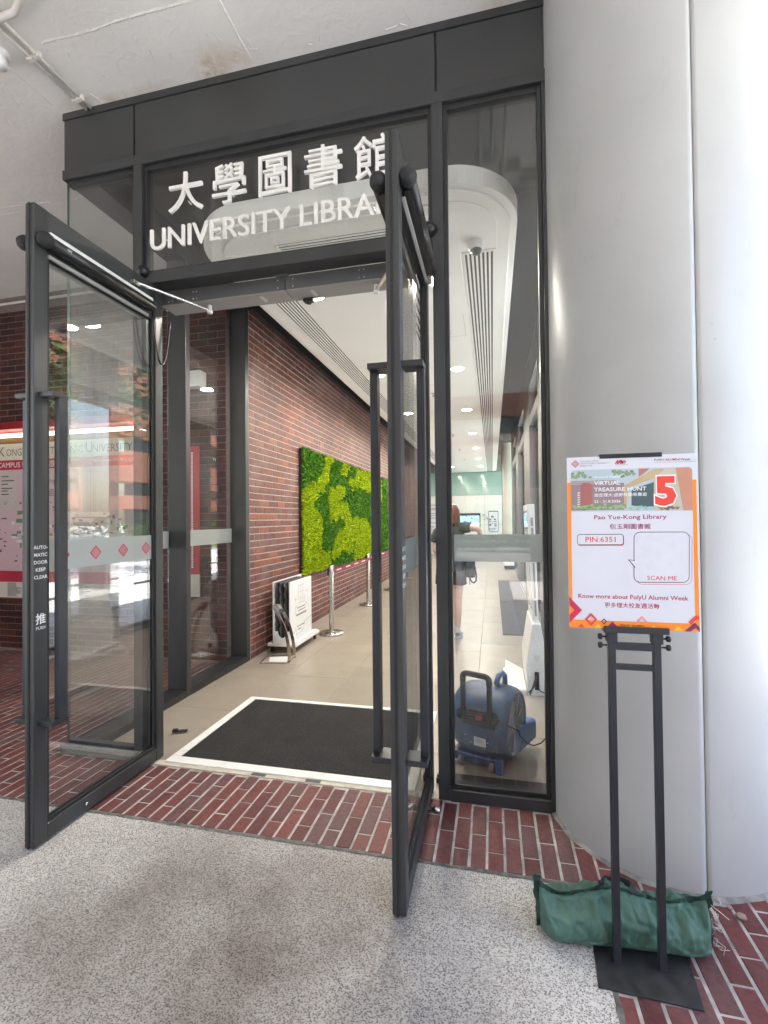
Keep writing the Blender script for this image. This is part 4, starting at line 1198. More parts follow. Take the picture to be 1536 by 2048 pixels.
for (x, y) in ((-2.46, 2.41), (-2.20, 2.40), (-2.20, 3.05), (-2.46, 3.05)):
    b = MB().lathe((x, y, .031), [(.030, -.010), (.031, 0), (.030, .010)], 20, (1, 0, 0)); b.lathe((x, y, .031), [(.030, -.010), (0, -.0105)], 20, (1, 0, 0)); b.lathe((x, y, .031), [(.030, .010), (0, .0105)], 20, (1, 0, 0))
    w = b.build('caster', M['black'], tr)
    MB().lathe((x, y, .031), [(.012, -.013), (.012, .013)], 12, (1, 0, 0)).build('hub', M['steel'], w)
    MB().box(x-.014, x-.012, y-.012, y+.012, .03, .0745).box(x+.012, x+.014, y-.012, y+.012, .03, .0745).build('fork', M['steel'], w)
# prints on the board: seats, arrows, route line
b = MB(); F = -2.2217
def ln(y0, z0, y1, z1, w=.0035):
    d = Vector((0, y1-y0, z1-z0)); n_ = Vector((1, 0, 0)).cross(d.normalized())*w/2
    p, q = Vector((F, y0, z0)), Vector((F, y1, z1)); b.bm.faces.new([b.bm.verts.new(v) for v in (p-n_, q-n_, q+n_, p+n_)])
for k in range(3):
    y = 2.60+.065*k; ln(y, .66, y, .72); ln(y-.02, .655, y+.03, .655); ln(y, .56, y, .645); ln(y+.045, .52, y+.045, .60); ln(y-.005, .52, y+.04, .53); ln(y, .725, y+.012, .735, .012)
ln(2.50, .58, 2.54, .58); ln(2.50, .58, 2.515, .60); ln(2.50, .58, 2.515, .56); ln(2.83, .64, 2.87, .64); ln(2.87, .64, 2.855, .66); ln(2.87, .64, 2.855, .62)
ln(2.51, .40, 2.51, .49); ln(2.51, .49, 2.55, .50); ln(2.80, .50, 2.85, .50); ln(2.85, .44, 2.85, .50)
for z, a, c, w in ((.475, 2.56, 2.80, .012), (.44, 2.58, 2.78, .012), (.395, 2.53, 2.83, .022)):
    y = a
    while y < c: ln(y, z, y+.016, z, w); y += .022
ln(2.37, .20, 2.46, .20); ln(2.46, .20, 2.52, .245); ln(2.52, .17, 2.74, .19); ln(2.74, .19, 2.76, .28); ln(2.76, .28, 2.99, .31); ln(2.52, .245, 2.53, .165)
for z, a, c in ((.262, 2.56, 2.76), (.225, 2.57, 2.66)):
    y = a
    while y < c: ln(y, z, y+.016, z, .013); y += .022
b.build('board_print', mat('thin_grey_print', (.09, .10, .10), .6), board, fix=False)

# ---------------------------------------------------------------- chrome brochure stand
bs = thing('brochure_stand', 'curved chrome brochure stand on the tiles in front of the white trolley', 'stand', (-2.2, 2.1, 0))
b = MB()
A, B, C_, D_ = Vector((-2.385, 1.955, .006)), Vector((-2.095, 2.035, .006)), Vector((-2.14, 2.30, .006)), Vector((-2.43, 2.22, .006))
for p, q in ((A, B), (B, C_), (C_, D_), (D_, A)): b.beam(p, q, .012, .012)
b.build('floor_frame', M['chrome'], bs, .002)
MB().slab([A.lerp(C_, .25)+Vector((0, 0, -.003)), B.lerp(D_, .12)+Vector((0, 0, -.003)), C_.lerp(A, .12)+Vector((0, 0, -.003)), D_.lerp(B, .12)+Vector((0, 0, -.003))], (0, 0, .002)).build('base_sheet', M['whiteplastic'], bs)
for s, nm in ((0, 'curved_rail'), (1, 'curved_rail')):
    b = MB(); prev = None
    for k in range(20):
        t = k/19
        ang = t*1.0
        p = Vector((-2.10-.30*(t**2.1)*.62+.0, 2.06+.02*t+s*.14, .012+.62*t-.06*t*t))
        p.x += -.006*s
        if prev is not None: b.beam(prev, p+(p-prev)*.06, .034, .008, (0, 1, 0))
        prev = p
    b.build(nm, M['chrome'], bs)
b = MB().obox((-2.283, 2.15, .555), (0, 1, 0), (-.55, 0, .83), (.83, 0, .55), .078, .04, .003)
b.build('top_plate', M['chrome'], bs, .002)
MB().obox((-2.255, 2.15, .515), (0, 1, 0), (-.5, 0, .86), (.86, 0, .5), .05, .022, .003).build('label_window', M['black'], bs)

# ---------------------------------------------------------------- ribbed rubber mat
rm = thing('ribbed_floor_mat', 'long grey ribbed floor mat along the glazed side of the corridor', 'mat', (.35, 6.3, 0))
box('pad', mat('grey_rib_carpet', (.075, .08, .09), .9, 0, .25, 30, .3, 200), rm, .112, .595, 3.675, 9.07, .0005, .006)
b = MB(); x = .118
while x < .59: b.box(x, x+.008, 3.68, 9.065, .006, .0105); x += .016
b.build('rib', mat('grey_rib_top', (.115, .12, .135), .9, 0, .25, 30, .3, 200), rm)

# ---------------------------------------------------------------- white floor robot far down
rb = thing('wheeled_cabinet', 'small white wheeled unit far down the corridor under the frosted band', 'cabinet', (.46, 12, 0))
box('body', M['whiteplastic'], rb, .31, .60, 11.6, 12.3, .10, .30, .02)
box('plinth', M['black'], rb, .33, .58, 11.62, 12.28, .02, .0995)
for i, (x, y) in enumerate(((.36, 11.7), (.53, 11.68))):
    MB().lathe((x, y, .30), [(.05, 0), (.055, .06), (.03, .09), (0, .095)], 16).build('top_unit', M['chrome'], rb)

# ---------------------------------------------------------------- digital totem
tm = thing('display_totem', 'tall white digital display totem seen edge-on behind the blue blower', 'display', (.35, 1.85, 0))
b = MB()
# side profile across x, extruded along y
lo = [(.245, 0), (.232, .02), (.272, .26), (.318, .60), (.385, .60), (.430, .26), (.452, .02), (.44, 0)]
lo = [(.275, .0), (.262, .25), (.318, .60), (.385, .60), (.436, .25), (.418, .0)]
b.slab([Vector((x, 1.60, z)) for x, z in lo], (0, .62, 0)); b.build('pedestal', M['white'], tm, .004)
pn = MB().slab([Vector((x, 1.64, z)) for x, z in ((.328, .6005), (.372, .6005), (.350, 1.615), (.292, 1.615))], (0, .55, 0)).build('screen_body', M['whiteplastic'], tm, .004)
MB().slab([Vector((x, 1.638, z)) for x, z in ((.342, .66), (.357, .66), (.336, 1.50), (.318, 1.50))], (0, .0015, 0)).build('edge_slot', M['greyenamel'], tm)
for z in (.80, 1.12, 1.42): MB().obox((.349-.028*(z-.6), 1.6365, z), (1, 0, 0), (0, 1, 0), (0, 0, 1), .012, .001, .008).build('edge_clip', M['whiteplastic'], tm)
MB().slab([Vector((.3265-.0350*(z-.62)-.0012, y, z)) for y, z in ((1.68, .70), (2.15, .70), (2.15, 1.56), (1.68, 1.56))], (.0008, 0, 0)).build('display_face', mat('dim_screen', (.05, .05, .055), .12), tm)
MB().slab([Vector((.3265-.0350*(z-.62)-.0018, y, z)) for y, z in ((1.70, 1.50), (1.95, 1.50), (1.95, 1.545), (1.70, 1.545))], (.0005, 0, 0)).build('screen_caption', M['print_white'], tm)
for (x0, x1, nm) in ((.085, .263, 1), (.431, .585, 2)):
    b = MB().box(x0, x1, 1.60, 2.20, .002, .04); b.build('foot_plate', M['white'], tm, .004)
    b = MB().slab([Vector((x0+.004, 1.612, .041)), Vector((x1, 1.612, .041)), Vector((x1, 2.19, .041)), Vector((x0+.02, 2.19, .12 if nm == 1 else .05)), ], (0, 0, .003))
    b.build('foot_cover', M['white'], tm)
b = MB()
for k in range(40):
    a = k*2.4; r = .0045*math.sqrt(k); b.lathe((.350+r*math.cos(a), 1.5992, .315+r*math.sin(a)), [(.0022, 0), (.0, -.0006)], 6, (0, 1, 0))
b.build('speaker_hole', M['greyenamel'], tm)
box('socket_panel', M['black'], tm, .330, .365, 1.5975, 1.5995, .05, .20)
b = MB()
b.tube([(.345, 1.59, .18), (.32, 1.56, .11), (.285, 1.55, .02)], .007, 8); b.tube([(.35, 1.59, .16), (.315, 1.555, .08), (.275, 1.552, .04)], .006, 8)
b.tube([(.352, 1.592, .075), (.37, 1.57, .055), (.42, 1.54, .04), (.47, 1.52, .008), (.52, 1.50, .006), (.56, 1.47, .006)], .005, 8); b.tube([(.56, 1.53, .006), (.50, 1.51, .02), (.46, 1.48, .006), (.43, 1.46, .005)], .005, 8)
b.build('power_cable', M['black'], tm)
for z in (.03, .22, .42, .56): MB().lathe((.352, 1.5985, z), [(.004, 0), (0, -.002)], 8, (0, 1, 0)).build('screw', M['greyenamel'], tm)

# ---------------------------------------------------------------- blue carpet blower
bl = thing('carpet_blower', 'scuffed blue carpet blower with black pull handle behind the side window', 'blower', (-.06, .46, 0))
AX = Vector((.94, -.34, 0)).normalized(); BC = Vector((-.045, .45, .262)); AY = Vector((-AX.y, AX.x, 0))
def bp(a, y, z): return BC+AX*a+AY*y+Vector((0, 0, z))
def bf(a, y, z): return bp(a+.066, y, z)      # fittings on the front of the drum
b = MB().lathe(BC, [(0, -.205), (.08, -.203), (.138, -.192), (.178, -.165), (.202, -.12), (.212, -.05), (.214, .06), (.211, .120), (.203, .160), (.190, .182), (.177, .188), (.170, .182), (.166, .150)], 56, AX)
b.build('drum', M['blue'], bl)
MB().lathe(BC, [(.166, .149), (.164, .10), (0, .095)], 40, AX).build('intake_mouth', M['black'], bl)
b = MB()
for r in [.03+.0150*k for k in range(10)]:
    b.tube([BC+AX*.172+AY*(r*math.cos(t))+Vector((0, 0, r*math.sin(t))) for t in [2*math.pi*k/36 for k in range(37)]], .0022, 5, False)
for k in range(4):
    a = math.pi*k/4+.3; d = AY*math.cos(a)+Vector((0, 0, math.sin(a)))
    b.tube([BC+AX*.174-d*.168, BC+AX*.174+d*.168], .003, 5)
b.build('intake_grille', M['grille'], bl)
MB().lathe(BC+AX*.10, [(.05, 0), (.05, .045), (0, .047)], 20, AX).build('motor_hub', mat('dusty_motor', (.16, .10, .10), .6, 0, .3, 30), bl)
# nozzle and feet
NP = [(-.165, -.05, -.215), (.165, -.05, -.215), (.165, -.05, -.03), (-.165, -.05, -.03), (-.20, .33, -.21), (.215, .33, -.21), (.215, .33, -.075), (-.20, .33, -.075)]
b = MB(); v = [b.bm.verts.new(bp(*p)) for p in NP]
for f in ((0, 1, 2, 3), (4, 7, 6, 5), (0, 4, 5, 1), (1, 5, 6, 2), (2, 6, 7, 3), (3, 7, 4, 0)): b.bm.faces.new([v[i] for i in f])
b.build('nozzle', M['blue2'], bl, .025, 3)
b = MB().obox(bp(-.03, -.01, -.212), AX, AY, (0, 0, 1), .155, .13, .030); b.build('base_skid', M['blue'], bl, .012)
b = MB().obox(bp(.115, -.125, -.217), AX, AY, (0, 0, 1), .022, .025, .045); b.build('wheel_bracket', M['blue2'], bl, .008)
for a in (-.118, .078):
    c = bp(a, -.135, -.232)
    w = MB().lathe(c, [(.022, -.016), (.029, -.014), (.030, 0), (.029, .014), (.022, .016)], 20, AX).lathe(c, [(.022, -.016), (0, -.016)], 20, AX).lathe(c, [(.022, .016), (0, .016)], 20, AX).build('wheel', M['greywheel'], bl)
# carry handle (blue) and telescopic pull handle
pts = [bp(.072, .02, .18), bp(.072, -.03, .235), bp(.074, -.005, .265), bp(.076, .06, .270), bp(.076, .11, .240), bp(.074, .12, .17)]
MB().tube(pts, .017, 10).build('carry_handle', M['blue2'], bl)
hd_ = MB(); yy = -.222
for a in (-.132, .030): hd_.obox(bf(a, yy, .185), AX, AY, (0, 0, 1), .014, .011, .130)
hd_.build('pull_handle_post', M['black'], bl, .004)
pts = [bf(-.132, yy, .282)]+[bf(-.132+.03-.03*math.cos(t), yy, .305+.022*math.sin(t)) for t in [math.pi/2*k/5 for k in range(6)]]+[bf(.0-.002+.03*math.sin(t), yy, .302+.022*math.cos(t)) for t in [math.pi/2*k/5 for k in range(6)]]+[bf(.030, yy, .278)]
MB().tube(pts, .0175, 10).build('pull_handle_grip', M['rubber'], bl)
# cord wound round the hooks
b = MB()
for k in range(9):
    z = .045+.0085*k+random.uniform(-.003, .003); r1 = .118+random.uniform(-.006, .008); r2 = .036+random.uniform(0, .008)
    p = [bf(-.052+r1*math.copysign(abs(math.cos(t))**.55, math.cos(t)), -.206-.008*math.sin(t)-(.006 if k % 2 else 0), z+r2*.35*math.sin(t)+.006*math.cos(t)) for t in [2*math.pi*j/30 for j in range(31)]]
    b.tube(p, .0042, 6, False)
b.build('wound_cord', M['black'], bl)
p = [bf(.075, -.212, .085), bf(.12, -.212, .072), bf(.19, -.20, .05), (.135, .20, .275), (.175, .25, .215), (.215, .30, .180), (.26, .35, .175), (.32, .40, .215), (.385, .43, .29), (.45, .46, .33)]
MB().tube(p, .0042, 8).build('mains_cord', M['black'], bl)
MB().obox(bf(-.035, -.222, .080), AX, AY, (0, 0, 1), .020, .008, .013).build('switch', mat('worn_red_switch', (.35, .03, .05), .45), bl, .003)
MB().obox(bf(-.045, -.206, .070), AX, AY, (0, 0, 1), .10, .012, .045).build('control_plate', M['rubber'], bl, .006)
MB().obox(bf(-.035, -.211, -.062), AX, AY+Vector((0, 0, -.25)), (0, .25, 1), .036, .004, .024).build('rating_label', M['label'], bl, .001)
b = MB()
for dz in (-.011, -.003, .005, .012):
    b.obox(bf(-.037, -.2156, -.062+dz), AX, AY, (0, 0, 1), .026, .0006, .0016)
b.build('label_print', M['greyenamel'], bl)
b = MB()
for a, z in ((-.125, -.04), (-.10, -.085), (-.055, -.05), (-.055, -.085), (.06, -.075), (.06, -.11), (.03, -.115), (.01, -.06), (-.02, -.115), (.085, .04), (-.17, .07)):
    yy = -math.sqrt(max(.01, .2145**2-z*z))-.001
    b.lathe(bf(a, yy, z), [(.0045, .0015), (.004, -.002), (0, -.003)], 8, AY)
b.build('bolt', M['steel'], bl)

# ---------------------------------------------------------------- person
def skin(name, verts, edges, m, parent, root=0, sub=2, flatten=None):
    me = bpy.data.meshes.new(name)
    me.from_pydata([v[0] for v in verts], edges, [])
    o = bpy.data.objects.new(name, me); COL.objects.link(o)
    sk = o.modifiers.new('skin', 'SKIN'); sk.use_smooth_shade = True
    lay = me.skin_vertices[0].data
    for i, v in enumerate(verts):
        r = v[1]; lay[i].radius = r if isinstance(r, tuple) else (r, r); lay[i].use_root = i == root
    ss = o.modifiers.new('sub', 'SUBSURF'); ss.levels = sub; ss.render_levels = sub
    dg = bpy.context.evaluated_depsgraph_get()
    out = bpy.data.meshes.new_from_object(o.evaluated_get(dg))
    bpy.data.objects.remove(o)
    out.materials.clear()
    out.name = name
    return link_mesh(name, out, m, parent)
M['skin'] = mat('skin', (.64, .44, .355), .5, 0, .08, 8, spec=.4)
M['hair'] = mat('auburn_hair', (.16, .055, .022), .42, 0, .45, 60, .3, 200, stretch=(1, 1, .12))
M['shirt'] = mat('grey_cotton', (.055, .060, .058), .85, 0, .12, 10, .25, 120)
M['shorts'] = mat('slate_cotton', (.05, .05, .062), .85, 0, .14, 10, .3, 90)
M['shoe'] = mat('pale_trainer', (.52, .56, .54), .5, 0, .2, 40)
pe = thing('person', 'person seen from behind with auburn hair, grey T-shirt, dark shorts and white socks', 'person', (-.56, 3.42, 0))
V_ = [((-.555, 3.42, .93), (.135, .10)), ((-.556, 3.41, 1.10), (.115, .085)), ((-.556, 3.40, 1.26), (.135, .09)), ((-.556, 3.40, 1.37), (.12, .075)), ((-.555, 3.40, 1.43), .052), ((-.545, 3.415, 1.49), .05), ((-.535, 3.42, 1.55), (.076, .085)), ((-.535, 3.42, 1.615), (.068, .078)),
      ((-.44, 3.40, 1.385), .052), ((-.33, 3.38, 1.39), .043), ((-.205, 3.36, 1.375), .036), ((-.185, 3.42, 1.30), .032), ((-.19, 3.50, 1.21), .024),
      ((-.70, 3.40, 1.365), .052), ((-.735, 3.40, 1.24), .043), ((-.755, 3.41, 1.10), .037), ((-.715, 3.50, 1.03), .031), ((-.665, 3.60, 1.02), .024),
      ((-.470, 3.42, .86), (.088, .09)), ((-.466, 3.42, .66), .078), ((-.472, 3.41, .47), .055), ((-.476, 3.425, .30), .056), ((-.483, 3.44, .10), .036), ((-.478, 3.45, .045), .032), ((-.46, 3.54, .03), .028),
      ((-.655, 3.42, .86), (.088, .09)), ((-.650, 3.44, .66), .073), ((-.640, 3.47, .47), .051), ((-.63, 3.50, .30), .052), ((-.625, 3.53, .10), .033), ((-.62, 3.54, .045), .032), ((-.60, 3.63, .03), .028)]
E_ = [(0, 1), (1, 2), (2, 3), (3, 4), (4, 5), (5, 6), (6, 7), (3, 8), (8, 9), (9, 10), (10, 11), (11, 12), (3, 13), (13, 14), (14, 15), (15, 16), (16, 17), (0, 18), (18, 19), (19, 20), (20, 21), (21, 22), (22, 23), (23, 24), (0, 25), (25, 26), (26, 27), (27, 28), (28, 29), (29, 30), (30, 31)]
# fingers and thumb, nose
def hand(base, d, side, pi):
    d = Vector(d).normalized(); s = Vector(side).normalized(); up = d.cross(s)
    p0 = Vector(base)
    palm = p0+d*.055; V_.append((tuple(palm), (.026, .017))); E_.append((pi, len(V_)-1)); pk = len(V_)-1
    for k, l in ((-1.5, .062), (-.5, .074), (.5, .07), (1.5, .052)):
        q = palm+d*.03+s*.016*k; V_.append((tuple(q), .008)); E_.append((pk, len(V_)-1))
        q2 = q+d*l*.5+up*.006; V_.append((tuple(q2), .0075)); E_.append((len(V_)-2, len(V_)-1))
        q3 = q2+d*l*.45+up*.018; V_.append((tuple(q3), .0062)); E_.append((len(V_)-2, len(V_)-1))
    q = palm-d*.02+s*.035; V_.append((tuple(q), .009)); E_.append((pk, len(V_)-1))
    q2 = q+d*.03+s*.012+up*.01; V_.append((tuple(q2), .008)); E_.append((len(V_)-2, len(V_)-1))
hand(V_[12][0], (-.05, .6, -.7), (1, 0, 0), 12)
hand(V_[17][0], (.35, .9, -.1), (0, .1, 1), 17)
V_.append(((-.53, 3.515, 1.535), .012)); E_.append((6, len(V_)-1))
for s in (-1, 1):
    V_.append(((-.535+s*.085, 3.415, 1.535), (.010, .016))); E_.append((6, len(V_)-1))
skin('body', V_, E_, M['skin'], pe)
for s in (-1, 1):
    MB().lathe((-.533+s*.03, 3.499, 1.55), [(0, -.006), (.009, 0), (0, .006)], 10, (0, 1, 0)).build('eye', M['black'], pe)
MB().box(-.553, -.51, 3.496, 3.503, 1.497, 1.503).build('mouth', mat('lip', (.35, .12, .10), .5), pe, .002)
# hair: cap of locks down to the neck
b = MB()
def shell(r0, seed):
    rr = random.Random(seed)
    for i in range(110):
        a = rr.uniform(0, 2*math.pi)
        if math.sin(a) > .62: continue
        pts = []; rad = []
        lng = rr.uniform(.13, .165)
        for k in range(7):
            t = k/6
            if t < .4:
                e = (t/.4)*math.pi/2
                rx = .086*math.sin(e); z = 1.575+.098*math.cos(e)
            else:
                rx = .086+.010*math.sin((t-.4)*3); z = 1.575-lng*(t-.4)/.6
            pts.append((-.535+rx*math.cos(a)*1.0+rr.uniform(-.004, .004), 3.415+rx*1.12*math.sin(a)+rr.uniform(-.004, .004), z)); rad.append(.014 if k < 6 else .005)
        b.tube(pts, rad, 6)
shell(0, 3)
b.build('hair', M['hair'], pe)
def loft(b, rings, n=22):
    R = []
    for (x, y, z, rx, ry) in rings:
        R.append([b.bm.verts.new((x+rx*math.cos(t)*(1+.02*math.sin(5*t+z*40)), y+ry*math.sin(t), z+.004*math.sin(3*t+z*30))) for t in [2*math.pi*k/n for k in range(n)]])
    for A, B in zip(R, R[1:]):
        for k in range(n):
            f = b.bm.faces.new((A[k], A[(k+1) % n], B[(k+1) % n], B[k])); f.smooth = True
    b.bm.faces.new(list(reversed(R[0]))); b.bm.faces.new(R[-1])
b = MB()
loft(b, [(-.555, 3.42, .90, .170, .125), (-.555, 3.42, .98, .166, .120), (-.556, 3.415, 1.10, .160, .115), (-.557, 3.41, 1.22, .175, .120), (-.558, 3.405, 1.32, .182, .115), (-.558, 3.40, 1.385, .150, .090), (-.558, 3.40, 1.425, .085, .070), (-.557, 3.405, 1.445, .062, .060)])
b.tube([(-.46, 3.395, 1.365), (-.40, 3.39, 1.38), (-.345, 3.385, 1.385), (-.305, 3.38, 1.385)], [.070, .072, .068, .064], 16)
b.tube([(-.66, 3.395, 1.36), (-.705, 3.40, 1.32), (-.738, 3.40, 1.25), (-.748, 3.40, 1.20)], [.068, .070, .066, .064], 16)
b.build('t_shirt', M['shirt'], pe)
b = MB()
loft(b, [(-.555, 3.42, .985, .160, .118), (-.555, 3.42, .93, .175, .130), (-.555, 3.425, .86, .185, .138), (-.555, 3.425, .81, .190, .138)])
for (x, y) in ((-.462, 3.42), (-.648, 3.44)):
    loft(b, [(x, y, .84, .090, .125), (x, y, .77, .100, .122), (x, y, .675, .104, .118), (x, y, .672, .098, .112)])
b.build('shorts', M['shorts'], pe)
for (x, y, nm) in ((-.483, 3.44, 0), (-.624, 3.53, 1)):
    MB().lathe((x, y, .05), [(.040, 0), (.038, .07), (.043, .12), (.041, .13)], 18).build('sock', M['paper'], pe)
    sh = skin('shoe', [((x+.002, y-.015, .042), (.040, .040)), ((x+.012, y+.06, .038), (.044, .036)), ((x+.03, y+.15, .028), (.040, .026)), ((x, y, .085), (.042, .042))], [(0, 1), (1, 2), (0, 3)], M['shoe'], pe, 0, 2)
    b = MB(); pts = []
    for k in range(20):
        t = 2*math.pi*k/20; u = math.sin(t)*.125+.065; w = math.cos(t)*(.045 if u < .12 else .042)
        pts.append((x+.012+w+(u-.06)*.16, y+u))
    b.prism(pts, .0015, .022); b.build('sole', M['paper'], pe, .003)
    MB().obox((x+.008, y-.052, .062), (1, 0, .2), (0, 1, 0), (0, 0, 1), .024, .004, .008).build('heel_patch', M['greywheel'], pe, .002)
# shoulder bag held at the hip
sb_ = thing('shoulder_bag', 'small black shoulder bag with dangling strap at the hip of the person', 'bag', (-.33, 3.36, .7))
b = MB(); b.obox((-.325, 3.42, .885), (.9, .3, 0), (-.3, .9, 0), (0, 0, 1), .055, .10, .12); b.build('pouch', M['rubber'], sb_, .025, 3)
MB().tube([(-.29, 3.36, .96), (-.255, 3.35, .90), (-.235, 3.34, .80), (-.240, 3.34, .73), (-.265, 3.34, .705), (-.295, 3.345, .715), (-.32, 3.35, .775)], [.014, .013, .011, .010, .010, .010, .010], 8).build('strap', M['black'], sb_)
MB().tube([(-.318, 3.35, .80), (-.322, 3.348, .73), (-.315, 3.348, .68)], .004, 6).build('cord', M['rubber'], sb_)
MB().tube([(-.36, 3.31, .98), (-.46, 3.285, 1.16), (-.58, 3.275, 1.30), (-.68, 3.31, 1.43), (-.70, 3.39, 1.445)], .010, 8).build('shoulder_strap', M['black'], sb_)

for o_ in (pe, sb_): o_.location.x += .035
# ================================================================== PORCH THINGS
# ---------------------------------------------------------------- campus map board
mb = thing('campus_map_board', 'wide campus map board with red bands on the dark brick wall', 'map board', (-5, 1.9, .62))
BX0, BX1 = -6.5, -3.785; YB = 1.862
M['cream'] = flat('cream_print', (.62, .58, .47)); M['pink'] = flat('mauve_print', (.55, .40, .44)); M['crimson'] = flat('crimson_print', (.42, .015, .045))
M['list'] = flat('list_print', (.60, .57, .52)); M['ink'] = flat('dark_ink', (.06, .055, .05)); M['oak'] = mat('varnished_oak', (.20, .10, .035), .4, 0, .25, 12, stretch=(1, 8, 8))
M['mapgrey'] = flat('map_grey', (.50, .46, .44)); M['mapgreen'] = flat('map_green', (.10, .22, .10)); M['mapsand'] = flat('map_sand', (.50, .46, .34))
box('case', M['oak'], mb, BX0, BX1+.01, YB, 1.915, .61, 2.488, .003)
box('canopy', mat('red_enamel', (.28, .004, .012), .4), mb, BX0-.05, BX1+.04, 1.70, 1.915, 2.565, 2.645, .004)
box('strip_light', emit_mat('strip_lamp', (1, .88, .66), .5), mb, BX0, BX1, 1.80, 1.88, 2.505, 2.540, .006)
O_ = (0, YB, 0)
def pr(nm, x0, x1, z0, z1, m, off): return sheet(nm, [(x0, z0), (x1, z0), (x1, z1), (x0, z1)], m, mb, O_, XU, ZV, off)
pr('title_band', BX0, BX1, 2.237, 2.430, M['cream'], .0005)
pr('red_band', BX0, BX1, 2.124, 2.236, M['crimson'], .0005)
pr('map_sheet', BX0, -4.40, .935, 2.123, M['pink'], .0005); pr('map_sheet', -4.395, BX1, .935, 2.123, flat('rose_print', (.56, .42, .42)), .0005)
pr('red_band', BX0, BX1, .806, .934, M['crimson'], .0005)
pr('legend_sheet', BX0, BX1, .625, .805, M['list'], .0005)
for body, xr, w, h in (('HE', -6.10, .13, .085), ('ONG', -5.76, .22, .085), ('ONG', -5.365, .225, .085), ('OLYTECHNIC', -4.50, .66, .085), ('NIVERSITY', -3.85, .52, .085)):
    text('lettering', body, M['ink'], mb, (xr-w, YB, 2.285), XU, ZV, w=w, h=h, off=.0014, bold=-.008)
for body, x in (('T', -6.315), ('H', -6.08), ('K', -5.70), ('P', -5.262), ('U', -4.462)):
    text('lettering', body, M['ink'], mb, (x, YB, 2.285), XU, ZV, w=.085, h=.112, off=.0014, bold=-.005)
text('lettering', 'CAMPUS MAP', M['print_white'], mb, (-5.72, YB, 2.150), XU, ZV, h=.062, off=.0014)
text('lettering', '校園地圖', M['print_white'], mb, (-5.02, YB, 2.140), XU, ZV, h=.075, off=.0014)
text('lettering', 'PODIUM PLAN (PART)', M['print_white'], mb, (-4.36, YB, 2.165), XU, ZV, h=.036, off=.0014)
text('lettering', '平台位置圖', M['print_white'], mb, (-4.00, YB, 2.160), XU, ZV, h=.044, off=.0014)
text('lettering', 'Campus Map', M['ink'], mb, (-5.08, YB, 1.93), XU, ZV, h=.085, off=.0014)
text('lettering', '校園', M['ink'], mb, (-5.08, YB, 1.80), XU, ZV, h=.085, off=.0014)
rr = random.Random(8)
pr('legend_card', -5.92, -5.44, 1.66, 2.10, M['mapgrey'], .0010)
b1 = MB(); N_ = Vector((0, -1, 0))
def rc(b, x0, x1, z0, z1, off): b.bm.faces.new([b.bm.verts.new((x, YB-off, z)) for x, z in ((x0, z0), (x1, z0), (x1, z1), (x0, z1))])
for z in (2.04, 1.99, 1.95, 1.90, 1.87, 1.83): rc(b1, -5.66, -5.66+rr.uniform(.08, .19), z, z+.012, .0018)
for k in range(13):
    z = .79-k*.0125
    for x in (-5.95, -5.57, -5.30, -4.62, -4.15): rc(b1, x, x+rr.uniform(.10, .22), z, z+.006, .0014)
for k in range(60):
    a = rr.uniform(0, 6.28); d = rr.uniform(.38, .56); x, z = -5.2+d*math.cos(a)*1.2, 1.42+d*math.sin(a)*.75
    if z > .95 and z < 1.75: rc(b1, x, x+rr.uniform(.01, .05), z, z+rr.uniform(.006, .02), .0014)
b1.build('map_marks', M['ink'], mb, fix=False)
for mm, n, off in (('mapsand', 34, .0010), ('mapgreen', 26, .0013), ('paper', 44, .0016), ('ink', 22, .0019)):
    b1 = MB()
    for k in range(n):
        x, z = rr.gauss(-5.2, .17), rr.gauss(1.42, .11); w, h = rr.uniform(.02, .09), rr.uniform(.015, .06)
        if mm == 'ink': w, h = rr.uniform(.02, .05), rr.uniform(.008, .016)
        rc(b1, x, x+w, z, z+h, off+rr.uniform(0, .0002))
    for k in range(n//2):
        x, z = rr.gauss(-4.15, .12), rr.gauss(1.40, .09); w, h = rr.uniform(.02, .07), rr.uniform(.015, .05)
        rc(b1, x, x+w, z, z+h, off+rr.uniform(0, .0002))
    b1.build('map_block', M[mm], mb, fix=False)['kind'] = 'stuff'
ra = thing('red_reflection_board', 'narrow red and white board standing in for a reflection in the glazed flank', 'reflection panel', (-3.1, 1.9, .7))  # added board that stands in for a red reflection in the flank glass
box('red_field', M['crimson'], ra, -3.30, -3.05, 1.885, 1.915, .93, 2.30, .003)
box('white_field', M['list'], ra, -3.30, -3.05, 1.886, 1.915, .69, .929, .003)
b = MB()
for k in range(46): b.box(-3.135, -3.115, 1.8835, 1.8849, 1.0+k*.027, 1.0+k*.027+.018)
b.build('vertical_print', M['print_white'], ra)
wb = thing('wall_box', 'white emergency light box on the bricks seen through the glazed flank', 'light box', (-3.08, 1.86, 3))
box('housing', M['whiteplastic'], wb, -3.24, -2.965, 1.80, 1.9185, 2.915, 3.085, .008)
MB().lathe((-3.05, 1.80, 2.95), [(.005, 0), (.004, -.002), (0, -.0025)], 8, (0, 1, 0)).build('screw', M['greybox'], wb)
wt = MB().tube([(-9, 1.885, 4.115), (-2.76, 1.885, 4.115)], .014, 10)
wt = wt.build('wall_pipe', M['conduit'], None); tag(wt, 'long white painted pipe along the top of the dark brick wall', 'pipe')

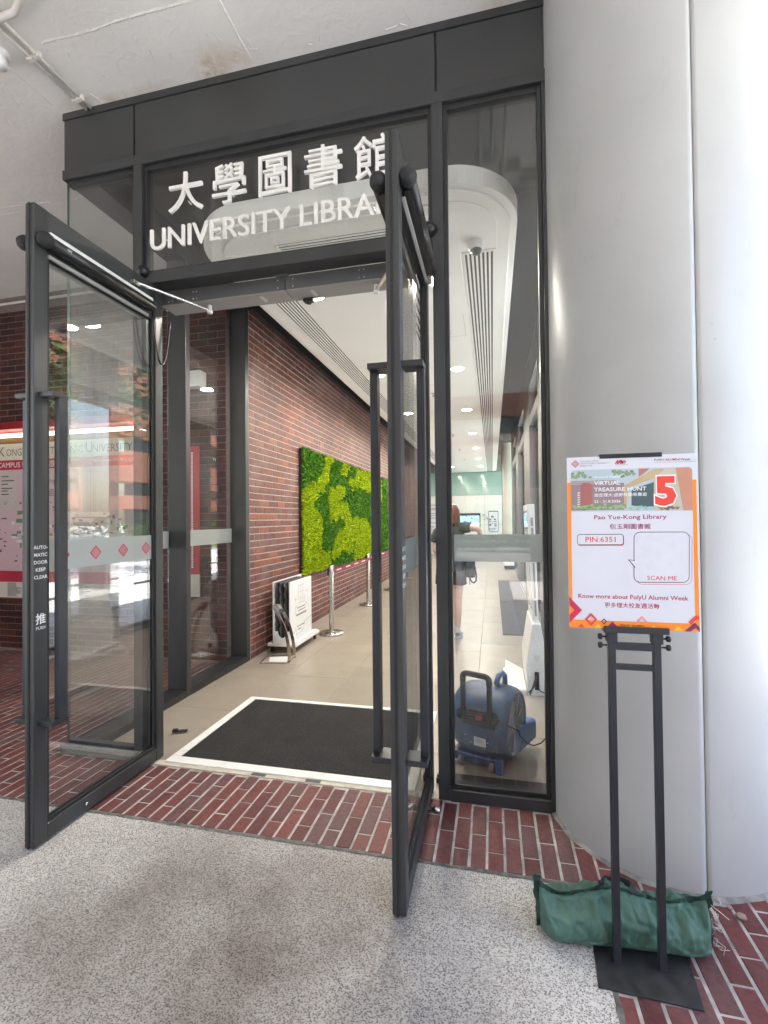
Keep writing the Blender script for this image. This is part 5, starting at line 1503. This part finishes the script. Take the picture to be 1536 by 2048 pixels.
# ---------------------------------------------------------------- poster easel
ea = thing('poster_easel', 'black steel poster easel on a flat plate standing on the brick paving', 'easel', (.46, -.83, 0))
YE = -.83
MB().slab([Vector(p) for p in ((.309, -.938, .0005), (.606, -.949, .0005), (.640, -.655, .0005), (.335, -.640, .0005))], (0, 0, .0055)).build('base_plate', M['plate'], ea, .0015)
for (x0, x1) in ((.3775, .4005), (.5165, .5395)):
    box('upright', M['navy'], ea, x0, x1, YE-.0115, YE+.0115, .006, 1.075, .0015)
    box('upright_sleeve', M['navy'], ea, x0-.005, x1+.005, YE-.0165, YE+.0165, 1.0755, 1.1095, .0015)
    box('inner_slide', M['navy'], ea, x0+.003, x1-.003, YE+.007, YE+.0115, 1.11, 1.70, .001)
box('crossbar', M['navy'], ea, .4008, .5162, YE-.0105, YE+.0105, 1.0505, 1.0735, .0015)
box('crossbar', M['navy'], ea, .4008, .5162, YE-.0105, YE+.0105, .984, 1.0015, .0015)
box('shelf', M['navy'], ea, .362, .561, YE-.020, YE+.018, 1.110, 1.1265, .002)
box('shelf_lip', M['navy'], ea, .362, .561, YE-.0235, YE-.0203, 1.110, 1.132, .001)
box('top_clip', M['navy'], ea, .358, .551, YE-.012, YE+.0115, 1.7005, 1.7125, .001)
box('clip_lip', M['navy'], ea, .358, .551, YE-.0145, YE-.0121, 1.6975, 1.7125, .001)
for s, x in ((-1, .3725), (1, .5445)):
    for z in (1.092, 1.063):
        MB().lathe((x, YE, z), [(.003, -.002), (.003, .012), (.009, .013), (.0105, .017), (.0105, .023), (.008, .026), (0, .0265)], 14, (s, 0, 0)).build('knob', M['black'], ea)

# ---------------------------------------------------------------- poster
po = thing('event_poster', 'white and orange treasure hunt poster with a big red 5 held by the easel', 'poster', (.453, -.84, 1.13))
PX0, PZ0, PW_, PH_ = .2535, 1.122, .399, .583
YP = -.8425
MB().box(PX0, PX0+PW_, YP, YP+.006, PZ0, PZ0+PH_).build('board', M['paper'], po, .0005)
def P(px, py):
    """layout of the print, measured in sheet units"""
    t = (py-114)/1653.0; l = 160+22*t; r = 1388+37*t; u = (px-l)/(r-l)
    top = 125-22*u; bot = 1753+29*u
    return (u*PW_, (1-(py-top)/(bot-top))*PH_)
PO = (PX0, YP, PZ0)
CL = {}
def pc_(c):
    if c not in CL: CL[c] = flat('print_%d' % len(CL), c)
    return CL[c]
ORANGE, AMBER, YEL, REDO, MAG, PLUM, SALM, INKB, CORAL = (.85, .24, .02), (.80, .16, .03), (.85, .48, .02), (.72, .055, .035), (.48, .02, .07), (.13, .02, .05), (.80, .30, .24), (.035, .035, .05), (.62, .09, .07)
def pp(nm, pts, c, off): return sheet(nm, [P(*q) for q in pts], pc_(c), po, PO, XU, ZV, off, .0002)
def pt(body, x0, y1, x1, y0, c, off=.0025, bold=0.0):
    a = P(x0, y1); q = P(x1, y1); h = P(x0, y0)[1]-a[1]
    return text('lettering', body, pc_(c), po, (PX0+a[0], YP, PZ0+a[1]), XU, ZV, w=q[0]-a[0], h=h, off=off, bold=bold)
# orange side bands and foot band
pp('orange_band', [(164, 366), (199, 366), (214, 1680), (182, 1753)], ORANGE, .0004)
pp('orange_band', [(1352, 352), (1388, 352), (1425, 1782), (1385, 1700)], ORANGE, .0004)
pp('foot_band', [(182, 1680), (1424, 1705), (1425, 1781), (182, 1752)], ORANGE, .0007)
# banner picture
BAN = [(200, 645), (1359, 642), (1352, 270)]+[(1347, 240), (1320, 230)]+[(230, 246), (205, 260), (198, 290)]
pp('banner_picture', BAN, (.42, .50, .55), .0004)
pp('picture_roof', [(200, 350), (640, 345), (640, 372), (200, 385)], (.35, .30, .28), .0008)
pp('picture_wall', [(200, 386), (720, 373), (720, 630), (203, 635)], (.28, .20, .22), .0007)
pp('picture_canopy', [(720, 400), (1010, 244), (1105, 242), (1010, 330), (760, 420), (745, 620), (720, 620)], (.48, .36, .20), .0009)
pp('picture_gable', [(1105, 242), (1200, 240), (1265, 640), (1000, 640), (1000, 350)], (.50, .46, .36), .0008)
pp('picture_brick', [(1200, 240), (1320, 236), (1349, 260), (1357, 640), (1275, 641)], (.50, .24, .16), .0009)
pp('picture_glass', [(790, 440), (1000, 370), (1000, 600), (790, 610)], (.06, .10, .11), .0010)
pp('picture_tower', [(300, 390), (320, 370), (380, 370), (408, 390), (412, 610), (300, 612)], (.36, .12, .11), .0011)
pp('picture_brickwork', [(858, 240), (960, 240), (940, 262), (860, 320)], (.40, .16, .13), .0007)
for k in range(7): pp('picture_stripe', [(268, 462+k*22), (290, 458+k*22), (288, 470+k*22), (264, 474+k*22)], (.70, .60, .56), .0012)
rr = random.Random(5)
for nm, cx, cy, sx, sy, n, cs, off in (('picture_tree', 300, 290, 100, 30, 26, ((.16, .24, .12), (.24, .32, .18)), .0009), ('picture_tree', 720, 285, 110, 32, 30, ((.13, .20, .12), (.22, .30, .18)), .0006),
                                  ('picture_shrub', 330, 605, 125, 18, 26, ((.14, .26, .10), (.26, .40, .18)), .0013), ('picture_shrub', 600, 600, 140, 20, 30, ((.15, .28, .12), (.28, .42, .22)), .0013), ('picture_shrub', 880, 615, 120, 14, 22, ((.25, .45, .42), (.33, .52, .46)), .0013), ('picture_shrub', 1140, 610, 90, 18, 16, ((.14, .14, .10), (.3, .22, .14)), .0013)):
    for ci, c in enumerate(cs):
        b = MB()
        for k in range(n//2):
            x, y = cx+rr.uniform(-1, 1)*sx, cy+rr.uniform(-1, 1)*sy; r = rr.uniform(9, 20)
            x = min(max(x, 215), 1335); y = min(max(y, 262), 625)
            vs = []
            for j in range(9):
                a = 2*math.pi*j/9; q = P(x+r*math.cos(a)*rr.uniform(.8, 1.25), y+r*.8*math.sin(a)); vs.append(b.bm.verts.new((PX0+q[0], YP-off-ci*.0003-k*.000004, PZ0+q[1])))
            b.bm.faces.new(vs)
        b.build(nm, pc_(c), po, fix=False)
W_ = (.80, .80, .82)
pt('Around PolyU', 430, 332, 682, 308, W_, .0022, .01)
pt('VIRTUAL', 430, 394, 684, 356, W_, .0022, .014)
pt('TREASURE HUNT', 430, 455, 930, 417, W_, .0022, .014)
pt('遊走理大:虛擬校園尋寶遊', 430, 506, 935, 472, W_, .0022, .006)
pt('22 - 31.8.2026', 430, 562, 685, 537, W_, .0022, .01)
pt('5', 1000, 612, 1222, 304, (.85, .82, .80), .0022, .085)
pt('5', 1012, 598, 1210, 317, REDO, .0028, .05)
# heading strip
lattice_logo('logo', pc_((.40, .05, .08)), po, (PX0+P(245, 186)[0], YP, PZ0+P(245, 186)[1]), XU, ZV, .0115, .0006)
INKG = (.22, .18, .18)
pt('THE HONG KONG', 290, 171, 472, 157, INKG, .0006); pt('POLYTECHNIC UNIVERSITY', 290, 192, 578, 178, INKG, .0006); pt('香港理工大學', 290, 214, 412, 199, INKG, .0006)
pp('alumni_mark', [(630, 192), (655, 155), (668, 155), (662, 180), (680, 155), (692, 155), (690, 192), (680, 192), (680, 176), (664, 194), (652, 194), (655, 174), (643, 192)], (.45, .02, .05), .0006)
pp('alumni_mark', [(694, 192), (688, 158), (704, 155), (712, 172), (720, 155), (742, 171), (722, 192), (722, 182), (730, 172), (722, 165), (712, 190)], (.30, .02, .04), .0007)
pp('alumni_rule', [(630, 199), (757, 199), (757, 201), (630, 201)], (.45, .02, .05), .0006)
pt('PolyU', 1005, 175, 1095, 150, PLUM, .0006, .010); pt('ALUMNI', 1104, 171, 1238, 149, (.45, .04, .06), .0006, .006); pt('Week', 1247, 170, 1336, 149, PLUM, .0006, .010)
pp('heading_rule', [(1005, 183), (1385, 179), (1385, 181), (1005, 185)], INKG, .0006)
# body print
MG = (.28, .03, .12)
pt('Pao Yue-Kong Library', 430, 734, 1120, 680, MG, .0006, .010)
pt('包玉剛圖書館', 582, 816, 972, 764, MG, .0006, .006)
ring('pin_frame', [P(*q) for q in rrect(262, 716, 862, 966, 26)], [P(*q) for q in rrect(267, 711, 868, 961, 22)], pc_(INKB), po, PO, XU, ZV, .0006)
ring('pin_frame_shade', [P(*q) for q in rrect(266, 720, 866, 974, 26)], [P(*q) for q in rrect(267, 713, 868, 966, 22)], pc_(CORAL), po, PO, XU, ZV, .0005)
pt('PIN:6351', 345, 938, 640, 888, CORAL, .0006, .008)
bub = rrect(812, 1330, 842, 1322, 60, 6)
bub_in = rrect(818, 1324, 848, 1316, 54, 6)
ring('bubble_outline', [P(*q) for q in bub], [P(*q) for q in bub_in], pc_(INKB), po, PO, XU, ZV, .0007)
ring('bubble_shade', [P(x+24, y+20) for x, y in bub], [P(x+24, y+20) for x, y in rrect(816, 1326, 846, 1318, 56, 6)], pc_(CORAL), po, PO, XU, ZV, .0004)
pp('bubble_face', [(815, 846), (1326, 846), (1326, 1318), (815, 1318)] and rrect(818, 1324, 848, 1316, 54, 6), (.61, .62, .68), .0006)
pp('bubble_tail', [(824, 1112), (758, 1104), (824, 1186)], INKB, .0009); pp('bubble_tail_face', [(828, 1118), (770, 1109), (828, 1178)], (.61, .62, .68), .0012)
pt('SCAN ME', 940, 1297, 1215, 1258, CORAL, .0014, 0.0)
pt('Know more about PolyU Alumni Week', 272, 1486, 1322, 1432, (.42, .04, .10), .0006, .010)
pt('更多理大校友週活動', 532, 1562, 1054, 1512, (.42, .04, .10), .0006, .006)
pt('POLYU ALUMNI', 684, 1735, 908, 1718, (.16, .06, .010), .0022, .01)
# diamonds
def dia(cx, cy, r, w, c, off, clip=None):
    o_ = [(cx, cy-r), (cx+r, cy), (cx, cy+r), (cx-r, cy)]; i_ = [(cx, cy-r+w), (cx+r-w, cy), (cx, cy+r-w), (cx-r+w, cy)]
    if clip:
        f = lambda q: (min(max(q[0], clip[0]), clip[1]), min(max(q[1], clip[2]), clip[3]))
        o_, i_ = [f(q) for q in o_], [f(q) for q in i_]
    ring('diamond', [P(*q) for q in o_], [P(*q) for q in i_], pc_(c), po, PO, XU, ZV, off)
pp('chevron', [(180, 1462), (308, 1590), (182, 1712), (182, 1640), (232, 1590), (180, 1540)], (.55, .025, .07), .0016)
pp('chevron_shade', [(180, 1545), (226, 1590), (182, 1634)], ORANGE, .0012)
dia(397, 1676, 62, 26, REDO, .0018); dia(525, 1694, 30, 12, PLUM, .0018)
dia(888, 1700, 62, 24, SALM, .0012, (800, 1000, 1600, 1712))
pp('triangle', [(565, 1740), (605, 1692), (655, 1742)], (.30, .02, .10), .0014)
for (x, s, c) in ((300, 34, REDO), (470, 40, YEL), (640, 36, AMBER), (780, 40, YEL), (1000, 44, YEL), (1120, 34, AMBER), (1230, 44, YEL)):
    yb = 1752+29*(x-182)/1243
    pp('triangle', [(x-s, yb-3), (x, yb-3-s), (x+s, yb-3)], c, .0011)
pp('chevron', [(1318, 1690), (1378, 1632), (1410, 1628), (1424, 1660), (1390, 1668), (1345, 1712)], REDO, .0016)
pp('chevron', [(1285, 1776), (1378, 1692), (1424, 1742), (1424, 1781), (1385, 1742), (1340, 1779)], (.20, .02, .09), .0018)

# ---------------------------------------------------------------- green sandbag
sbg = thing('sandbag', 'long green nylon sandbag with black handle weighing down the easel', 'sandbag', (.42, -.70, 0))
LX0, LX1 = Vector((.150, -.735, 0)), Vector((.712, -.690, 0))
axl = (LX1-LX0).normalized(); side = Vector((axl.y, -axl.x, 0))      # towards the visitor
Lg = (LX1-LX0).length
nu, nv = 170, 60
def bag_pt(u, t):
    """u along 0..1, t around 0..1 (0 = back foot, .5 = front/top)"""
    endf = 1-abs(2*u-1)**18
    th = 2*math.pi*t
    hh = .068*(1-.09*math.cos(u*6.0)-.07*math.sin(u*11))
    ww = (.088*endf+.012)
    ca, sa = math.cos(th), math.sin(th)
    ex = .72
    cx = math.copysign(abs(ca)**ex, ca)*ww
    cz = hh+math.copysign(abs(sa)**.8, sa)*hh
    # top edge pinched into a seam
    if sa > .6: cx *= 1-.55*((sa-.6)/.4)
    p = Vector((u*14, ca*2.2, sa*2.2))
    wr = noise.noise(p)*.010+noise.noise(p*2.3)*.006-abs(noise.noise(Vector((u*9+3, ca*1.6, sa*1.6+u*5))))**.6*.010+abs(noise.noise(Vector((u*22, ca*3, sa*3-u*9))))*.006
    # radiating creases from the top seam
    cr = math.sin(u*46+noise.noise(Vector((u*9, 0, 5)))*5)*.0085*max(0, sa)**1.5*(1-max(0, sa-.9)*6)
    cr += math.sin(u*23+2)*.004*max(0, sa)**2
    d = wr*endf+cr
    z = max(.0015, cz+(.020*(abs(2*u-1)**5)*max(0, sa))+d*.7)
    return LX0+axl*(Lg*u)+side*(-(-cx)+ (d if ca > 0 else -d)*1.0) + Vector((0, 0, z))
b = MB(); grid = [[b.bm.verts.new(bag_pt(i/nu, j/nv)) for j in range(nv)] for i in range(nu+1)]
for i in range(nu):
    for j in range(nv):
        f = b.bm.faces.new((grid[i][j], grid[i+1][j], grid[i+1][(j+1) % nv], grid[i][(j+1) % nv])); f.smooth = True
b.bm.faces.new(grid[0]); b.bm.faces.new(list(reversed(grid[nu])))
bg_o = b.build('bag_body', M['bag'], sbg)
ss = bg_o.modifiers.new('sub', 'SUBSURF'); ss.levels = 1; ss.render_levels = 1
# seam flap along the top and at both ends
b = MB(); prev = None
for i in range(nu+1):
    u = i/nu; p = bag_pt(u, .25)
    h = .010+.006*noise.noise(Vector((u*16, 3, 1)))+.012*abs(2*u-1)**8
    q = p+Vector((0, .004*math.sin(u*30), h)); p2 = p-Vector((0, 0, .006))
    cur = [b.bm.verts.new(p2), b.bm.verts.new(q)]
    if prev: b.bm.faces.new((prev[0], cur[0], cur[1], prev[1]))
    prev = cur
s_ = b.build('top_seam', M['bagdark'], sbg, fix=False); sd = s_.modifiers.new('thickness', 'SOLIDIFY'); sd.thickness = .004
for u, sg_ in ((0.0, -1), (1.0, 1)):
    b = MB(); prev = None
    for k in range(16):
        t = k/15; z = .004+.185*t
        base = (LX0 if u == 0 else LX1)+axl*(-sg_*.004)
        o1 = base+Vector((0, 0, z))+side*(.012*math.sin(t*7)); o2 = o1+axl*sg_*(.016+.010*noise.noise(Vector((t*6, u, 2)))+.008*t)+side*(.010*math.sin(t*9+1))
        cur = [b.bm.verts.new(o1), b.bm.verts.new(o2)]
        if prev: b.bm.faces.new((prev[0], cur[0], cur[1], prev[1]))
        prev = cur
    s_ = b.build('end_seam', M['bagdark'], sbg, fix=False); sd = s_.modifiers.new('thickness', 'SOLIDIFY'); sd.thickness = .004
pts = [bag_pt(.36, .25)+Vector((0, 0, .008)), bag_pt(.37, .27)+Vector((0, 0, .030)), bag_pt(.40, .34)+Vector((0, 0, .014)), bag_pt(.45, .395)+Vector((0, -.004, .0)), bag_pt(.505, .40)+Vector((0, -.004, 0)), bag_pt(.545, .34)+Vector((0, 0, .012)), bag_pt(.57, .27)+Vector((0, 0, .026)), bag_pt(.58, .25)+Vector((0, 0, .008))]
b = MB(); prev = None
sm = []
for k in range(len(pts)-1):
    for j in range(5): sm.append(pts[k].lerp(pts[k+1], j/5))
sm.append(pts[-1])
for _ in range(3): sm = [sm[0]]+[(sm[i-1]+sm[i]*2+sm[i+1])/4 for i in range(1, len(sm)-1)]+[sm[-1]]
for i, p in enumerate(sm):
    w = Vector((0, .35, 1)).normalized()*.011 if 4 < i < len(sm)-5 else Vector((.8, .3, .2)).normalized()*.012
    cur = [b.bm.verts.new(p-w+side*.006), b.bm.verts.new(p+w+side*.006)]
    if prev: b.bm.faces.new((prev[0], cur[0], cur[1], prev[1]))
    prev = cur
h_ = b.build('handle', M['rubber'], sbg, fix=False); sd = h_.modifiers.new('thickness', 'SOLIDIFY'); sd.thickness = .0025
b = MB(); rr = random.Random(9)
for k in range(16):
    t = rr.uniform(0, 1); p = LX1+Vector((0, 0, .01+.18*t))+axl*.015+side*rr.uniform(-.01, .03)
    q = p+Vector((rr.uniform(.0, .03), rr.uniform(-.02, .01), rr.uniform(-.02, .012))); r_ = q+Vector((rr.uniform(-.015, .03), rr.uniform(-.02, .01), rr.uniform(-.03, .0)))
    if r_.z < .004: r_.z = .004
    b.tube([p, q, r_], .0013, 4)
b.build('loose_thread', M['thread'], sbg)
for (x, y, r, lab) in ((.885, -.545, .016, 'small brown stone chip on the bricks at the foot of the column'), (.862, -.505, .009, 'tiny pale stone chip beside the mortar fillet of the column')):
    b = MB(); bmesh.ops.create_icosphere(b.bm, subdivisions=2, radius=r)
    for v in b.bm.verts: v.co = Vector((v.co.x*1.2, v.co.y*.8, v.co.z*.6))*(1+.4*noise.noise(v.co*90))+Vector((x, y, r*.5))
    tag(b.build('stone_chip', mat('stone_chip', (.32, .22, .17), .8), None), lab, 'stone')

# ================================================================== OUTDOORS (mirrored in the door glass)
M['lawnm'] = mat('mown_lawn', (.07, .14, .025), .9, 0, .35, 3, .8, 60)
M['hedge'] = moss_mat('hedge_leaf', [(.02, .05, .012), (.045, .10, .02), (.07, .13, .03)])
M['bldbrick'] = mat('red_building_brick', (.33, .125, .085), .8, 0, .22, 2.0)
M['winband'] = mat('dark_window_band', (.03, .035, .04), .2, 0, .2, 1)
M['bark'] = mat('grey_bark', (.12, .09, .07), .9, 0, .3, 8)
tag(box('lawn', M['lawnm'], None, 9.5, 30, -4, 60, -.06, -.02), 'mown green lawn strip beyond the plaza', kind='structure')
tag(box('kerb_strip', M['greyenamel'], None, 9.2, 9.5, -4, 60, -.06, .06), 'pale kerb along the plaza lawn', kind='structure')
def drain(name, x0, y0, x1, y1, n):
    b = MB(); p, q = Vector((x0, y0, 0)), Vector((x1, y1, 0)); d = (q-p).normalized(); s = Vector((-d.y, d.x, 0))
    for k in range(n):
        c = p.lerp(q, (k+.5)/n); b.obox((c.x, c.y, -.054), d, s, (0, 0, 1), (q-p).length/n*.28, .14, .004)
    o = b.build(name, M['slot'], None); return tag(o, 'slotted dark drain channel across the pale plaza', kind='structure')
drain('drain_channel', 4.6, -2, 4.6, 30, 320)
def banded_building(name, lab, x0, x1, y0, y1, floors):
    bd = thing(name, lab, 'building', ((x0+x1)/2, (y0+y1)/2, 0))
    box('core', M['winband'], bd, x0+.5, x1-.5, y0+.5, y1-.5, 0, floors*3.6)
    for k in range(floors):
        box('brick_band', M['bldbrick'], bd, x0, x1, y0, y1, k*3.6+(1.1 if k else 2.5), k*3.6+3.6)
    n = 6
    for k in range(n):
        if (x1-x0) < (y1-y0): box('pilaster', M['bldbrick'], bd, x0-.15, x0, y0+(y1-y0)*k/(n-1)-.4, y0+(y1-y0)*k/(n-1)+.4, 0, floors*3.6)
        else: box('pilaster', M['bldbrick'], bd, x0+(x1-x0)*k/(n-1)-.4, x0+(x1-x0)*k/(n-1)+.4, y1, y1+.15, 0, floors*3.6)
banded_building('brick_building', 'red brick building with dark window bands beyond the lawn', 24, 36, 2, 60, 5)
banded_building('brick_building', 'long red brick block facing the entrance across the plaza', -30, 30, -44, -30, 5)
def leaf_mass(name, m, parent, boxes, n, size, seed):
    rr = random.Random(seed); V, F = [], []
    for i in range(n):
        c, r = rr.choice(boxes)
        while True:
            p = Vector((rr.uniform(-1, 1), rr.uniform(-1, 1), rr.uniform(-1, 1)))
            if .35 < p.length < 1: break
        p = Vector(c)+Vector((p.x*r[0], p.y*r[1], p.z*r[2]))
        a = Vector((rr.uniform(-1, 1), rr.uniform(-1, 1), rr.uniform(-.6, .6))).normalized(); w = a.cross(Vector((rr.uniform(-1, 1), rr.uniform(-1, 1), 1))).normalized()
        s = size*rr.uniform(.6, 1.3); b0 = len(V)
        V += [p-a*s, p+w*s*.4, p+a*s, p-w*s*.4]; F.append((b0, b0+1, b0+2, b0+3))
    me = bpy.data.meshes.new(name); me.from_pydata(V, [], F)
    o = link_mesh(name, me, m, parent); o['kind'] = 'stuff'; return o
for (x, y, lab, sd_) in ((7.2, 7.6, 'broad leafed tree on the plaza beyond the glazed corridor side', 1), (16, 16, 'leafy tree standing on the lawn before the brick building', 2), (-4, -16, 'leafy tree behind the visitor at the plaza edge', 3), (6, -17, 'second leafy tree behind the visitor near the lawn', 4)):
    t_ = thing('leafy_tree', lab, 'tree', (x, y, 0))
    MB().tube([(x, y, -.06), (x+.05, y, 1.6), (x-.05, y+.1, 3.4), (x+.1, y, 5.2)], [.17, .14, .11, .06], 10).build('trunk', M['bark'], t_)
    b = MB(); rr = random.Random(sd_)
    for k in range(6):
        a = k*1.05; b.tube([(x, y, 3.0+.3*k), (x+1.0*math.cos(a), y+1.0*math.sin(a), 4.2+.3*k), (x+1.9*math.cos(a), y+1.9*math.sin(a), 4.7+.3*k)], [.06, .04, .015], 6)
    b.build('limb', M['bark'], t_)
    leaf_mass('crown', M['hedge'], t_, [((x+1.5*math.cos(a), y+1.5*math.sin(a), 5.0+.5*math.sin(a*2.7)), (1.3, 1.3, .9)) for a in [k*.9 for k in range(7)]]+[((x, y, 6.4), (1.6, 1.6, 1.0))], 2600, .16, sd_)
hg = thing('clipped_hedge', 'dark clipped hedge in front of the brick building', 'hedge', (22, 25, 0))
leaf_mass('foliage', M['hedge'], hg, [((21.5, 3+k*2.6, .7), (.9, 1.6, .85)) for k in range(20)], 9000, .13, 5)
hg = thing('clipped_hedge', 'long clipped hedge across the plaza behind the visitor', 'hedge', (0, -20, 0))
leaf_mass('foliage', M['hedge'], hg, [((-24+k*2.6, -20, .7), (1.6, .9, .85)) for k in range(19)], 9000, .13, 6)
for i, (x, y) in enumerate(((-6.5, -7.5), (2.2, -7.5))):
    pcn = thing('porch_column', ['round grey porch column behind the visitor by the dark end', 'round grey porch column behind the visitor by the open side'][i], 'column', (x, y, 0))
    MB().lathe((x, y, -.06), [(.32, 0), (.32, 4.27)], 40).build('shaft', M['column'], pcn)
